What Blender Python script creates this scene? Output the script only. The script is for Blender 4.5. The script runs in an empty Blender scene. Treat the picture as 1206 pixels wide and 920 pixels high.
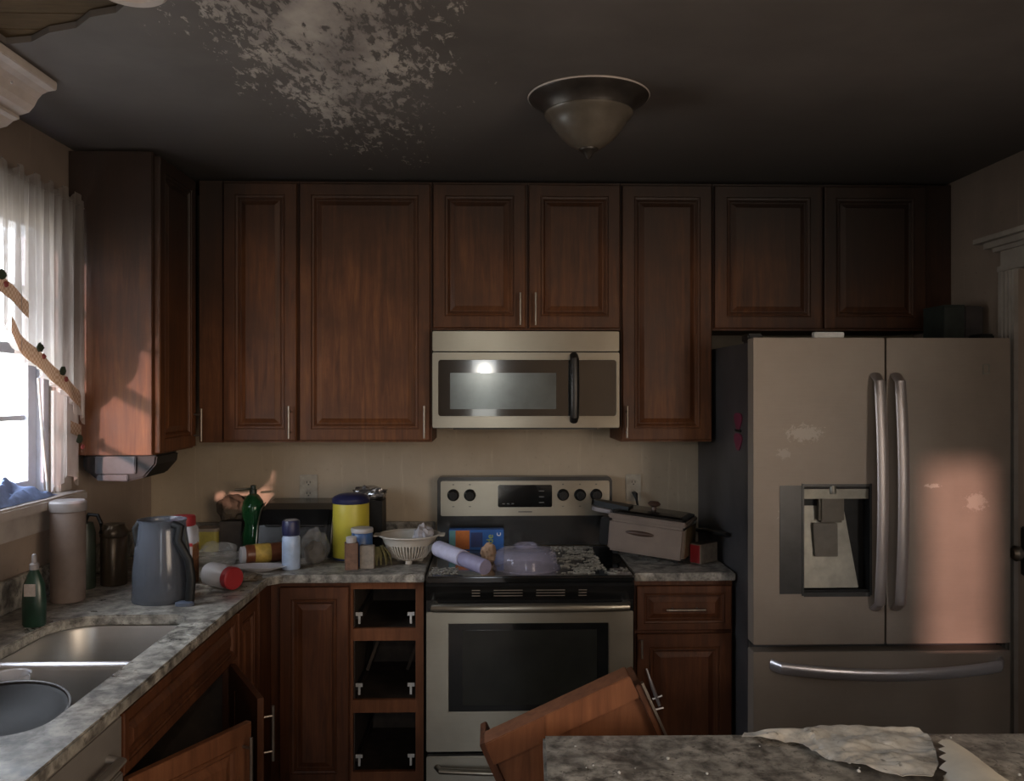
import bpy, bmesh, math, random
from mathutils import Vector, Matrix, noise
random.seed(7)
S = bpy.context.scene
C = S.collection
PI = math.pi

# ------------------------------------------------------------------ camera
cam = bpy.data.objects.new('camera', bpy.data.cameras.new('camera'))
C.objects.link(cam)
cam.data.sensor_width = 36.0
cam.data.lens = 36.0 * 1005.0 / 1206.0
cam.data.clip_start = 0.05
cam.location = (0, 0, 1.58)
cam.rotation_euler = (PI / 2, 0, math.radians(-1.5))
S.camera = cam
# ------------------------------------------------------------------ world, sun, lights, exposure
W = bpy.data.worlds.new('world'); S.world = W; W.use_nodes = True
wn = W.node_tree.nodes; wl = W.node_tree.links; wn.clear()
wo = wn.new('ShaderNodeOutputWorld'); wb = wn.new('ShaderNodeBackground')
wg = wn.new('ShaderNodeTexCoord'); ws = wn.new('ShaderNodeSeparateXYZ'); wr = wn.new('ShaderNodeValToRGB')
wl.new(wg.outputs['Generated'], ws.inputs[0]); wl.new(ws.outputs['Z'], wr.inputs[0])
wr.color_ramp.elements[0].position = 0.0; wr.color_ramp.elements[0].color = (.50, .50, .46, 1)
wr.color_ramp.elements[1].position = 0.08; wr.color_ramp.elements[1].color = (.80, .89, 1.0, 1)
wl.new(wr.outputs[0], wb.inputs[0]); wb.inputs['Strength'].default_value = 12.0
wl.new(wb.outputs[0], wo.inputs[0])

def light(name, kind, energy, color, loc, rot=(0, 0, 0), **kw):
    d = bpy.data.lights.new(name, kind); d.energy = energy; d.color = color
    for k, v in kw.items(): setattr(d, k, v)
    o = bpy.data.objects.new(name, d); C.objects.link(o); o.location = loc; o.rotation_euler = rot
    return o
sd = Vector((.30, .95, -.170)).normalized()                      # low evening sun through the slit added in the rear wall
light('sun', 'SUN', 3.9, (1.0, .57, .47), (0, -6, 4), sd.to_track_quat('-Z', 'Y').to_euler(), angle=math.radians(1.3))
light('camera_flash', 'POINT', 10.0, (1.0, .93, .80), (-.04, -.05, 1.74), shadow_soft_size=.02)
for nm, loc, rot, sx, sy in (('sink_window_portal', (-1.60, 2.357, 1.69), (0, -PI / 2, 0), .92, 1.215),
                             ('rear_slit_portal', (-.06, -2.42, 1.20), (PI / 2, 0, 0), .26, 2.2)):
    p = light(nm, 'AREA', 1.0, (1, 1, 1), loc, rot, shape='RECTANGLE', size=sx, size_y=sy)
    p.data.cycles.is_portal = True
light('side_fill_light', 'AREA', 72.0, (1.0, .82, .64), (1.97, -.80, 1.50), (0, PI / 2, 0), shape='RECTANGLE', size=1.38, size_y=2.08)   # warm fill added in an unseen side opening
S.view_settings.view_transform = 'Standard'; S.view_settings.look = 'None'
S.view_settings.gamma = 1.0; S.view_settings.use_curve_mapping = False
S.view_settings.exposure = 0.0

# ------------------------------------------------------------------ materials
M = {}
def nd(nt, t, **kw):
    n = nt.nodes.new(t)
    for k, v in kw.items():
        if k in ('blend_type', 'data_type', 'operation', 'feature', 'distance', 'noise_dimensions'): setattr(n, k, v)
        else: n.inputs[k].default_value = v
    return n
def base_mat(name):
    m = bpy.data.materials.new(name); m.use_nodes = True
    nt = m.node_tree; b = nt.nodes['Principled BSDF']; M[name] = m
    return m, nt, b
def coords(nt, scale=(1, 1, 1), space='world'):
    if space == 'world': src = nt.nodes.new('ShaderNodeNewGeometry').outputs['Position']
    else: src = nt.nodes.new('ShaderNodeTexCoord').outputs['Object']
    mp = nt.nodes.new('ShaderNodeMapping'); mp.inputs['Scale'].default_value = scale
    nt.links.new(src, mp.inputs['Vector']); return mp.outputs[0]
def noi(nt, vec, scale, detail=4, rough=.55, dist=0):
    n = nt.nodes.new('ShaderNodeTexNoise'); n.inputs['Scale'].default_value = scale
    n.inputs['Detail'].default_value = detail; n.inputs['Roughness'].default_value = rough
    n.inputs['Distortion'].default_value = dist
    nt.links.new(vec, n.inputs['Vector']); return n.outputs['Fac']
def ramp(nt, fac, stops):
    r = nt.nodes.new('ShaderNodeValToRGB'); e = r.color_ramp.elements
    while len(e) < len(stops): e.new(.5)
    for i, (p, c) in enumerate(stops):
        e[i].position = p; e[i].color = (c, c, c, 1) if not isinstance(c, tuple) else (*c, 1)
    nt.links.new(fac, r.inputs[0]); return r.outputs[0]
def mix(nt, fac, a, b, mode='MIX'):
    n = nt.nodes.new('ShaderNodeMix'); n.data_type = 'RGBA'; n.blend_type = mode
    for s, v in ((n.inputs[0], fac), (n.inputs[6], a), (n.inputs[7], b)):
        if isinstance(v, (int, float)): s.default_value = v
        elif isinstance(v, tuple): s.default_value = (*v, 1)
        else: nt.links.new(v, s)
    return n.outputs[2]
def mth(nt, op, a, b=0.0, clamp=False):
    n = nt.nodes.new('ShaderNodeMath'); n.operation = op; n.use_clamp = clamp
    for s, v in ((n.inputs[0], a), (n.inputs[1], b)):
        if isinstance(v, (int, float)): s.default_value = v
        else: nt.links.new(v, s)
    return n.outputs[0]
def bump(nt, b, h, strength=.3, dist=.002):
    n = nt.nodes.new('ShaderNodeBump'); n.inputs['Strength'].default_value = strength; n.inputs['Distance'].default_value = dist
    nt.links.new(h, n.inputs['Height']); nt.links.new(n.outputs[0], b.inputs['Normal'])
def soot(nt, col, z0, z1, amount, dark=(.012, .010, .009), wob=.35, side_shift=.30):
    """soot deposit left by the smoke layer that hung below the ceiling"""
    g = nt.nodes.new('ShaderNodeNewGeometry'); sp = nt.nodes.new('ShaderNodeSeparateXYZ')
    nt.links.new(g.outputs['Position'], sp.inputs[0])
    n = noi(nt, g.outputs['Position'], 3.2, 5, .6)
    zz = mth(nt, 'ADD', sp.outputs['Z'], mth(nt, 'MULTIPLY', mth(nt, 'SUBTRACT', n, .5), wob))
    rx = nt.nodes.new('ShaderNodeMapRange'); rx.interpolation_type = 'SMOOTHSTEP'          # darkening starts lower towards the right end
    rx.inputs['From Min'].default_value = .4; rx.inputs['From Max'].default_value = 1.7; rx.inputs['To Max'].default_value = side_shift
    nt.links.new(sp.outputs['X'], rx.inputs['Value']); zz = mth(nt, 'ADD', zz, rx.outputs[0])
    lx = nt.nodes.new('ShaderNodeMapRange'); lx.interpolation_type = 'SMOOTHSTEP'          # and in the left corner
    lx.inputs['From Min'].default_value = -.9; lx.inputs['From Max'].default_value = -1.3; lx.inputs['To Max'].default_value = side_shift * 1.2
    nt.links.new(sp.outputs['X'], lx.inputs['Value']); zz = mth(nt, 'ADD', zz, lx.outputs[0])
    mr = nt.nodes.new('ShaderNodeMapRange'); mr.interpolation_type = 'SMOOTHSTEP'
    mr.inputs['From Min'].default_value = z0; mr.inputs['From Max'].default_value = z1
    mr.inputs['To Max'].default_value = amount
    nt.links.new(zz, mr.inputs['Value'])
    return mix(nt, mr.outputs[0], col, dark)
def plain(name, col, rough=.5, metal=0, var=.25, scale=18, bumps=0, coat=0, spec=None, space='object', trans=0, alpha=None):
    m, nt, b = base_mat(name)
    v = coords(nt, space=space); n = noi(nt, v, scale, 5, .6)
    dk = tuple(c * (1 - var) for c in col); lt = tuple(min(1, c * (1 + var * .6)) for c in col)
    nt.links.new(ramp(nt, n, [(.3, dk), (.7, lt)]), b.inputs['Base Color'])
    b.inputs['Roughness'].default_value = rough; b.inputs['Metallic'].default_value = metal
    b.inputs['Coat Weight'].default_value = coat
    if spec is not None: b.inputs['Specular IOR Level'].default_value = spec
    if bumps: bump(nt, b, noi(nt, v, scale * 3, 4), bumps)
    return m
def clear(name, col, opacity=.3, rough=.1):
    m, nt, b = base_mat(name)
    b.inputs['Base Color'].default_value = (*col, 1); b.inputs['Roughness'].default_value = rough
    n = noi(nt, coords(nt, space='object'), 25, 3)
    nt.links.new(mth(nt, 'ADD', opacity - .02, mth(nt, 'MULTIPLY', n, .04), True), b.inputs['Alpha'])
    return m

# cherry cabinet wood
def wood(name, a, bcol, c, z0=None, z1=None, amt=.85, rough=.38, axis=(9, 9, .7)):
    m, nt, b = base_mat(name)
    v = coords(nt, axis)
    g = noi(nt, v, 5, 7, .62, .6); st = noi(nt, coords(nt), 2.6, 5, .6); fine = noi(nt, coords(nt, (60, 60, 2.5)), 3, 3)
    col = ramp(nt, g, [(.25, a), (.5, bcol), (.78, c)])
    col = mix(nt, ramp(nt, st, [(.38, .75), (.62, 0.0)]), col, tuple(k * .45 for k in bcol))
    col = mix(nt, mth(nt, 'MULTIPLY', fine, .35), col, a)
    if z0: col = soot(nt, col, z0, z1, amt)
    nt.links.new(col, b.inputs['Base Color'])
    nt.links.new(mth(nt, 'ADD', rough, mth(nt, 'MULTIPLY', st, .25)), b.inputs['Roughness'])
    b.inputs['Specular IOR Level'].default_value = .32
    bump(nt, b, g, .12, .001)
wood('cherry', (.050, .017, .006), (.160, .055, .018), (.30, .115, .038), 1.70, 2.60, .92)
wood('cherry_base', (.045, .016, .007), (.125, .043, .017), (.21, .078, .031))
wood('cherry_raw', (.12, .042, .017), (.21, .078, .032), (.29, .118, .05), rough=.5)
plain('cabinet_inside', (.05, .035, .025), .8, var=.4)
plain('void_dark', (.012, .010, .009), .9)
# walls
def wallmat(name, col, z0, z1, amt, side_shift=.3):
    m, nt, b = base_mat(name)
    v = coords(nt); n = noi(nt, v, 2.2, 6, .6); drip = noi(nt, coords(nt, (26, 26, 1.6)), 1.5, 5, .65); sp = noi(nt, v, 55, 3)
    c = mix(nt, ramp(nt, n, [(.35, .55), (.65, 0.0)]), col, tuple(k * .62 for k in col))
    c = mix(nt, ramp(nt, drip, [(.60, 0.0), (.72, .45)]), c, tuple(min(1, k * 1.35) for k in col))
    c = mix(nt, ramp(nt, sp, [(.62, 0.0), (.75, .35)]), c, tuple(k * .4 for k in col))
    c = soot(nt, c, z0, z1, amt, side_shift=side_shift)
    nt.links.new(c, b.inputs['Base Color']); b.inputs['Roughness'].default_value = .6
    bump(nt, b, sp, .12, .001)
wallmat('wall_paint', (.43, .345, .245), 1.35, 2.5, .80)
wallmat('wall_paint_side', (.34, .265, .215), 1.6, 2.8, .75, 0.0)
plain('rear_wall_paint', (.44, .34, .26), .8, var=.15, scale=3)
plain('floor_tile', (.19, .14, .10), .6, var=.4, scale=4)
# ceiling: soot with a rinsed, flaking patch
m, nt, b = base_mat('ceiling_paint')
g = nt.nodes.new('ShaderNodeNewGeometry'); sp = nt.nodes.new('ShaderNodeSeparateXYZ'); nt.links.new(g.outputs['Position'], sp.inputs[0])
dx = mth(nt, 'DIVIDE', mth(nt, 'ADD', sp.outputs['X'], .40), .25)
dy = mth(nt, 'DIVIDE', mth(nt, 'SUBTRACT', sp.outputs['Y'], 1.95), .98)
d2 = mth(nt, 'SQRT', mth(nt, 'ADD', mth(nt, 'MULTIPLY', dx, dx), mth(nt, 'MULTIPLY', dy, dy)))
fl = noi(nt, coords(nt, (1.0, .38, 1)), 46, 5, .68, .4); fl2 = noi(nt, coords(nt, (1, .6, 1)), 7, 5, .6)
lv = mth(nt, 'SUBTRACT', mth(nt, 'ADD', mth(nt, 'MULTIPLY', mth(nt, 'SUBTRACT', fl, .5), 4.6), mth(nt, 'ADD', mth(nt, 'MULTIPLY', mth(nt, 'SUBTRACT', fl2, .5), 1.4), 1.22)), d2)
mask = ramp(nt, lv, [(.40, 0.0), (.62, .8), (.9, 1.0)])
big = noi(nt, coords(nt), 1.7, 5, .6)
dark = ramp(nt, big, [(.3, (.075, .066, .062)), (.7, (.135, .120, .113))])
col = mix(nt, mask, dark, ramp(nt, fl2, [(.35, (.20, .175, .165)), (.65, (.42, .38, .34))]))
fy = nt.nodes.new('ShaderNodeMapRange'); fy.interpolation_type = 'SMOOTHSTEP'
fy.inputs['From Min'].default_value = 2.2; fy.inputs['From Max'].default_value = 3.7; fy.inputs['To Max'].default_value = .8
nt.links.new(mth(nt, 'ADD', sp.outputs['Y'], mth(nt, 'MULTIPLY', mth(nt, 'SUBTRACT', big, .5), .8)), fy.inputs['Value'])
col = mix(nt, mth(nt, 'MULTIPLY', fy.outputs[0], mth(nt, 'SUBTRACT', 1.0, mth(nt, 'MULTIPLY', mask, .5))), col, (.020, .018, .016))
nt.links.new(col, b.inputs['Base Color']); b.inputs['Roughness'].default_value = .75
bump(nt, b, mth(nt, 'ADD', mask, mth(nt, 'MULTIPLY', fl, .4)), .35, .002)
# granite
m, nt, b = base_mat('granite')
v = coords(nt)
vo = nt.nodes.new('ShaderNodeTexVoronoi'); vo.inputs['Scale'].default_value = 75; nt.links.new(v, vo.inputs['Vector'])
n1 = noi(nt, v, 26, 6, .62, .3); n2 = noi(nt, v, 95, 3, .6); n3 = noi(nt, v, 3.5, 5, .6)
col = ramp(nt, n1, [(.36, (.05, .046, .042)), (.46, (.19, .175, .155)), (.54, (.33, .31, .27)), (.66, (.52, .48, .42))])
col = mix(nt, ramp(nt, n2, [(.60, 0.0), (.68, .8)]), col, (.03, .028, .027))
col = mix(nt, mth(nt, 'MULTIPLY', vo.outputs['Color'], .25), col, (.42, .39, .33))
col = mix(nt, ramp(nt, n3, [(.38, .45), (.58, 0.0)]), col, (.060, .052, .045))
nt.links.new(col, b.inputs['Base Color']); b.inputs['Roughness'].default_value = .28
nt.links.new(ramp(nt, n3, [(.4, .55), (.6, .24)]), b.inputs['Roughness'])
# stainless under a film of soot
def steel(name, col, rough, metal, film=.5, streak=(1, 1, 40), marks=(), aniso=0):
    m, nt, b = base_mat(name)
    v = coords(nt); n = noi(nt, v, 3.0, 6, .62); br = noi(nt, coords(nt, streak), 12, 3); sc = noi(nt, v, 85, 5, .75, .5)
    c = mix(nt, mth(nt, 'MULTIPLY', ramp(nt, n, [(.3, 1.0), (.7, 0.0)]), film), col, tuple(k * .45 for k in col))
    c = mix(nt, mth(nt, 'MULTIPLY', br, .18), c, tuple(min(1, k * 1.4) for k in col))
    for (x, z, rx, rz, a) in marks:                                  # wiped and scraped spots in the soot
        g = nt.nodes.new('ShaderNodeNewGeometry'); sp = nt.nodes.new('ShaderNodeSeparateXYZ'); nt.links.new(g.outputs['Position'], sp.inputs[0])
        ax = mth(nt, 'DIVIDE', mth(nt, 'SUBTRACT', sp.outputs['X'], x), rx); az = mth(nt, 'DIVIDE', mth(nt, 'SUBTRACT', sp.outputs['Z'], z), rz)
        dd = mth(nt, 'SQRT', mth(nt, 'ADD', mth(nt, 'MULTIPLY', ax, ax), mth(nt, 'MULTIPLY', az, az)))
        k = mth(nt, 'SUBTRACT', mth(nt, 'MULTIPLY', sc, 2.0), mth(nt, 'MULTIPLY', dd, .9))
        c = mix(nt, mth(nt, 'MULTIPLY', ramp(nt, k, [(.42, 0.0), (.55, 1.0)]), a), c, (.62, .57, .50))
    nt.links.new(c, b.inputs['Base Color']); b.inputs['Metallic'].default_value = metal
    nt.links.new(mth(nt, 'ADD', rough, mth(nt, 'MULTIPLY', n, .22)), b.inputs['Roughness'])
    bump(nt, b, br, .04, .0005)
    if aniso:
        b.inputs['Anisotropic'].default_value = aniso; b.inputs['Anisotropic Rotation'].default_value = .25; tg = nt.nodes.new('ShaderNodeTangent'); tg.direction_type = 'RADIAL'; tg.axis = 'Z'; nt.links.new(tg.outputs[0], b.inputs['Tangent'])
steel('steel_range', (.34, .315, .26), .24, .9, .45, aniso=.75)
steel('steel_fridge', (.30, .25, .205), .40, .32, .5, marks=((1.10, 1.43, .10, .045, .28), (1.03, 1.36, .035, .03, .2), (1.56, 1.245, .045, .012, .6),
      (1.71, 1.19, .06, .05, .35), (1.03, 1.15, .03, .06, .3)))
steel('steel_sink', (.50, .48, .45), .28, .8, .5, (1, 1, 1))
steel('steel_bright', (.62, .60, .62), .24, .9, .2)
steel('steel_handle', (.46, .41, .39), .32, .8, .3)
steel('steel_dishwasher', (.34, .31, .28), .4, .5, .6)
plain('fridge_side', (.060, .058, .060), .45, .2, var=.45, scale=4)
plain('black_glass', (.010, .011, .011), .08, 0, var=.3, coat=.5)
plain('oven_glass', (.022, .023, .020), .14, 0, var=.3, scale=6)
plain('micro_mesh', (.085, .10, .10), .16, .2, var=.25, scale=8)
plain('black_plastic', (.010, .010, .010), .45, var=.4, spec=.25)
plain('black_enamel', (.010, .010, .010), .24, var=.5, scale=9)
plain('dark_metal', (.045, .042, .040), .35, .6)
plain('pull_metal', (.27, .23, .19), .38, .85, var=.2)
plain('white_trim', (.42, .37, .34), .55, var=.25, scale=7)
plain('casing_paint', (.32, .29, .26), .55, var=.3, scale=6)
plain('window_vinyl', (.55, .58, .66), .4, var=.1)
plain('bracket_white', (.60, .60, .58), .4)
plain('outlet_ivory', (.36, .32, .255), .45, var=.3, scale=30)
plain('outlet_slot', (.05, .045, .04), .6)
clear('window_glass', (.9, .95, 1), .09, .02)
clear('clear_plastic', (.40, .38, .52), .34, .10)
clear('clear_bag', (.55, .54, .52), .17, .04)
clear('jug_glass', (.085, .095, .115), .72, .14)
clear('cup_clear', (.75, .75, .8), .38, .08)
clear('green_glass', (.010, .065, .022), .82, .08)

# ------------------------------------------------------------------ mesh helpers
ORG = {}
def B(): return bmesh.new()
def box(bm, x0, x1, y0, y1, z0, z1, mat=None):
    vs = [bm.verts.new((x, y, z)) for x in (x0, x1) for y in (y0, y1) for z in (z0, z1)]
    for f in ((0, 1, 3, 2), (4, 6, 7, 5), (0, 4, 5, 1), (2, 3, 7, 6), (0, 2, 6, 4), (1, 5, 7, 3)):
        bm.faces.new([vs[i] for i in f])
    if mat is not None: bmesh.ops.transform(bm, matrix=mat, verts=vs)
    return bm
def rings(bm, loops, cap0=True, cap1=True, closed=True):
    R = [[bm.verts.new(p) for p in L] for L in loops]
    for a, c in zip(R[:-1], R[1:]):
        n = len(a)
        for i in range(n if closed else n - 1):
            j = (i + 1) % n
            try: bm.faces.new((a[i], a[j], c[j], c[i]))
            except ValueError: pass
    if cap0: bm.faces.new(R[0][::-1])
    if cap1: bm.faces.new(R[-1])
    return R
def lathe(bm, prof, o=(0, 0, 0), seg=28, cap0=True, cap1=True, mat=None, sx=1, sy=1):
    n0 = len(bm.verts)
    rings(bm, [[(o[0] + r * sx * math.cos(2 * PI * k / seg), o[1] + r * sy * math.sin(2 * PI * k / seg), o[2] + z) for k in range(seg)] for r, z in prof], cap0, cap1)
    if mat is not None:
        bm.verts.ensure_lookup_table(); bmesh.ops.transform(bm, matrix=mat, verts=bm.verts[n0:])
    return bm
def tube(bm, pts, r, seg=10, flat=1.0, up=(0, 0, 1)):
    pts = [Vector(p) for p in pts]; L = []
    for i, p in enumerate(pts):
        t = (pts[min(i + 1, len(pts) - 1)] - pts[max(i - 1, 0)]).normalized()
        u = Vector(up); a = t.cross(u)
        if a.length < .05: a = t.cross(Vector((0, 1, 0)))
        a.normalize(); c = a.cross(t)
        rr = r[i] if isinstance(r, (list, tuple)) else r
        L.append([p + a * rr * math.cos(2 * PI * k / seg) + c * rr * flat * math.sin(2 * PI * k / seg) for k in range(seg)])
    rings(bm, L); return bm
def slab(bm, outer, holes, z0, z1, mat=None):
    """flat plate with holes, extruded"""
    n0 = len(bm.verts); ed = []
    for L in [outer] + list(holes):
        vs = [bm.verts.new((x, y, z0)) for x, y in L]
        ed += [bm.edges.new((vs[i], vs[(i + 1) % len(vs)])) for i in range(len(vs))]
    r = bmesh.ops.triangle_fill(bm, edges=ed, use_beauty=True)
    fs = [g for g in r['geom'] if isinstance(g, bmesh.types.BMFace)]
    ex = bmesh.ops.extrude_face_region(bm, geom=fs, use_keep_orig=True)
    bmesh.ops.translate(bm, vec=(0, 0, z1 - z0), verts=[g for g in ex['geom'] if isinstance(g, bmesh.types.BMVert)])
    if mat is not None:
        bm.verts.ensure_lookup_table(); bmesh.ops.transform(bm, matrix=mat, verts=bm.verts[n0:])
    return bm
def rrect(x0, x1, y0, y1, r, n=6):
    rs = r if isinstance(r, (list, tuple)) else [r] * 4
    out = []
    for (cx, cy, a0), q in zip(((x1, y1, 0), (x0, y1, PI / 2), (x0, y0, PI), (x1, y0, 1.5 * PI)), rs):
        ox = cx - q if cx == x1 else cx + q; oy = cy - q if cy == y1 else cy + q
        for k in range(n + 1):
            a = a0 + PI / 2 * k / n; out.append((ox + q * math.cos(a), oy + q * math.sin(a)))
    return out
def crumple(bm, o, sx, sy, sz, amp=.25, freq=3.0, sub=3, seed=0, flatten=True):
    n0 = len(bm.verts); bmesh.ops.create_icosphere(bm, subdivisions=sub, radius=1)
    bm.verts.ensure_lookup_table()
    for v in bm.verts[n0:]:
        k = 1 + amp * (noise.noise(v.co * freq + Vector((seed * 7.1, seed * 3.3, seed))) + .6 * abs(noise.noise(v.co * freq * 2.3 + Vector((seed, 5, 1)))))
        c = v.co * k; z = c.z
        if flatten and z < -.82: z = -.82
        v.co = (o[0] + c.x * sx, o[1] + c.y * sy, o[2] + (z + (.82 if flatten else 1)) * sz)
    return bm
def mk(name, bm, mat, parent=None, bevel=0, smooth=False, kind=None, label=None, cat=None, group=None, keep=False):
    bmesh.ops.recalc_face_normals(bm, faces=bm.faces)
    if bevel:
        es = [e for e in bm.edges if len(e.link_faces) == 2 and e.calc_face_angle(0) > .6]
        bmesh.ops.bevel(bm, geom=es, offset=bevel, segments=2, affect='EDGES', clamp_overlap=True)
    if parent is not None: o0 = ORG[parent.name]
    elif keep: o0 = Vector((0, 0, 0))
    else:
        xs = [v.co for v in bm.verts]
        o0 = Vector(((min(c.x for c in xs) + max(c.x for c in xs)) / 2, (min(c.y for c in xs) + max(c.y for c in xs)) / 2, min(c.z for c in xs)))
    bmesh.ops.translate(bm, vec=-o0, verts=bm.verts)
    me = bpy.data.meshes.new(name); bm.to_mesh(me); bm.free()
    if smooth:
        for p in me.polygons: p.use_smooth = True
        me.set_sharp_from_angle(angle=math.radians(40))
    me.materials.append(M[mat])
    o = bpy.data.objects.new(name, me); C.objects.link(o)
    ORG[o.name] = o0
    if parent is not None: o.parent = parent
    else: o.location = o0
    tag(o, label, cat, group, kind); return o
def tag(o, label=None, cat=None, group=None, kind=None):
    if label: o['label'] = label
    if cat: o['category'] = cat
    if group: o['group'] = group
    if kind: o['kind'] = kind
def thing(name, loc, label, cat, group=None):
    o = bpy.data.objects.new(name, None); C.objects.link(o); o.location = loc; o.empty_display_size = .05
    ORG[o.name] = Vector(loc); tag(o, label, cat, group); return o
def bx(name, mat, parent, *b, bevel=0, **kw): return mk(name, box(B(), *b), mat, parent, bevel=bevel, **kw)

# ------------------------------------------------------------------ the room
XL, XR, YB, YR, ZC = -1.49, 1.91, 3.80, -2.40, 2.44
mk('floor', box(B(), XL - .12, XR + .12, YR - .12, YB + .12, -.1, 0), 'floor_tile', kind='structure')
mk('wall_back', box(B(), XL - .12, XR + .12, YB, YB + .12, 0, ZC + .15), 'wall_paint', kind='structure')
bm = B()                                                             # left wall around the sink window
WY0, WY1, WZ0, WZ1 = 1.75, 2.965, 1.23, 2.15
box(bm, XL - .12, XL, YR, WY0, 0, ZC + .15); box(bm, XL - .12, XL, WY1, YB, 0, ZC + .15)
box(bm, XL - .12, XL, WY0, WY1, 0, WZ0); box(bm, XL - .12, XL, WY0, WY1, WZ1, ZC + .15)
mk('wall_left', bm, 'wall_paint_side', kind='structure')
bm = B()                                                             # right wall around the doorway
DY0, DY1, DZ = 2.15, 3.035, 2.02
box(bm, XR, XR + .12, YR, -1.85, 0, ZC + .15); box(bm, XR, XR + .12, .25, DY0, 0, ZC + .15); box(bm, XR, XR + .12, -1.85, .25, 0, .8); box(bm, XR, XR + .12, -1.85, .25, 2.2, ZC + .15); box(bm, XR, XR + .12, DY1, YB, 0, ZC + .15); box(bm, XR, XR + .12, DY0, DY1, DZ, ZC + .15)  # includes an unseen opening added for the warm fill
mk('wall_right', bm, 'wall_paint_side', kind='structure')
mk('wall_sky_block', box(B(), 2.55, 2.70, -3.2, 1.6, 0, 3.6), 'rear_wall_paint', kind='structure')  # unseen wall added to shut sky light out of the side opening
bm = B()                                                             # rear wall: unseen slit placed to throw the sun patch on the refrigerator
A0, A1 = -.19, .07
box(bm, XL - .12, A0, YR - .12, YR, 0, ZC + .15); box(bm, A0, A1, YR - .12, YR, 0, .1); box(bm, A0, A1, YR - .12, YR, 2.3, ZC + .15)
box(bm, A1, XR + .12, YR - .12, YR, 0, ZC + .15)
mk('wall_rear', bm, 'rear_wall_paint', kind='structure')
hole = [(-1.20, 1.72), (-1.20, 2.15), (-1.13, 2.135), (-1.06, 2.08), (-.98, 2.05), (-.92, 1.99), (-.85, 1.965), (-.79, 1.90), (-.82, 1.80), (-.76, 1.72)]
ceil = mk('ceiling', slab(B(), [(XL - .12, YR - .12), (XR + .12, YR - .12), (XR + .12, YB + .12), (XL - .12, YB + .12)], [hole], ZC, ZC + .016), 'ceiling_paint', kind='structure', keep=True)
wood('lath', (.06, .040, .022), (.10, .068, .036), (.15, .105, .06), rough=.8, axis=(2, 20, 20))
for k in range(6):                                                   # boards seen through the torn ceiling
    box(bm0 := B(), -1.35, -.65, 1.66 + k * .09, 1.745 + k * .09, ZC + .02, ZC + .04); mk('ceiling_board', bm0, 'lath', ceil)
mk('roof_deck', box(B(), XL - .12, XR + .12, YR - .12, YB + .12, ZC + .15, ZC + .2), 'void_dark', kind='structure')

# sink window
win = mk('window_1', box(B(), XL - .10, XL - .02, WY0, WY0 + .035, WZ0, WZ1), 'window_vinyl', kind='structure')
def wpart(nm, mat, *b, **k): return mk(nm, box(B(), *b), mat, win, **k)
xs0, xs1 = XL - .09, XL - .045
wpart('jamb', 'window_vinyl', XL - .10, XL - .02, WY1 - .035, WY1, WZ0, WZ1)
wpart('head', 'window_vinyl', XL - .10, XL - .02, WY0 + .035, WY1 - .035, WZ1 - .035, WZ1)
wpart('lower_rail', 'window_vinyl', xs0, xs1, WY0 + .035, WY1 - .035, WZ0, WZ0 + .05)
for ya, yb in ((WY0 + .035, WY0 + .075), (WY1 - .085, WY1 - .035)): wpart('stile', 'window_vinyl', xs0, xs1, ya, yb, WZ0 + .05, WZ1 - .035)
wpart('meeting_rail', 'window_vinyl', xs0, xs1, WY0 + .075, WY1 - .085, 1.70, 1.735)
for z in (1.49, 1.92): wpart('muntin', 'window_vinyl', xs0 + .012, xs1 - .012, WY0 + .075, WY1 - .085, z - .008, z + .008)
zs = [WZ0 + .05, 1.482, 1.498, 1.70, 1.735, 1.912, 1.928, WZ1 - .035]
for j in (0, 2, 4, 6): wpart('pane', 'window_glass', xs0 + .02, xs0 + .024, WY0 + .075, WY1 - .085, zs[j], zs[j + 1])
mk('trim_1', box(B(), XL - .10, XL + .075, WY0 - .05, WY1 + .08, WZ0 - .035, WZ0), 'white_trim', kind='structure', bevel=.006)
mk('trim_2', box(B(), XL, XL + .018, WY0 - .03, WY1 + .06, WZ0 - .115, WZ0 - .035), 'white_trim', kind='structure', bevel=.004)
mk('trim_3', box(B(), XL, XL + .018, WY1, WY1 + .085, WZ0, WZ1 + .085), 'white_trim', kind='structure', bevel=.004)
mk('trim_4', box(B(), XL, XL + .018, WY0 - .085, WY0, WZ0, WZ1 + .085), 'white_trim', kind='structure', bevel=.004)

# doorway on the right wall with fluted casing and stepped crown
def casing(name, y0, y1):
    bm = B(); w = y1 - y0; L = []
    prof = [(0, .0), (.0, .016), (.12, .018), (.16, .010), (.24, .010), (.28, .018), (.38, .018), (.42, .010), (.50, .010), (.54, .018), (.64, .018), (.68, .010), (.76, .010), (.80, .018), (1, .020), (1, 0)]
    rings(bm, [[(XR - d, y0 + f * w, z) for f, d in prof] for z in (.0, DZ)])
    return mk(name, bm, 'casing_paint', kind='structure')
casing('trim_5', DY1, DY1 + .09); casing('trim_6', DY0 - .09, DY0)
bm = B()
for ov, pr, z0, z1 in ((.0, .024, DZ, DZ + .02), (-.012, .018, DZ + .02, DZ + .075), (.015, .032, DZ + .075, DZ + .09), (.04, .052, DZ + .09, DZ + .112), (.065, .078, DZ + .112, DZ + .13)):
    box(bm, XR - pr, XR, DY0 - .09 - ov, DY1 + .09 + ov, z0, z1)
mk('trim_7', bm, 'casing_paint', kind='structure')
dr = mk('door_1', box(B(), XR + .03, XR + .07, DY0 + .003, DY1 - .003, .01, DZ - .003), 'casing_paint', kind='structure')
mk('lock_plate', box(B(), XR + .005, XR + .028, DY1 - .075, DY1 - .003, .915, 1.09), 'dark_metal', dr, bevel=.004)
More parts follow.
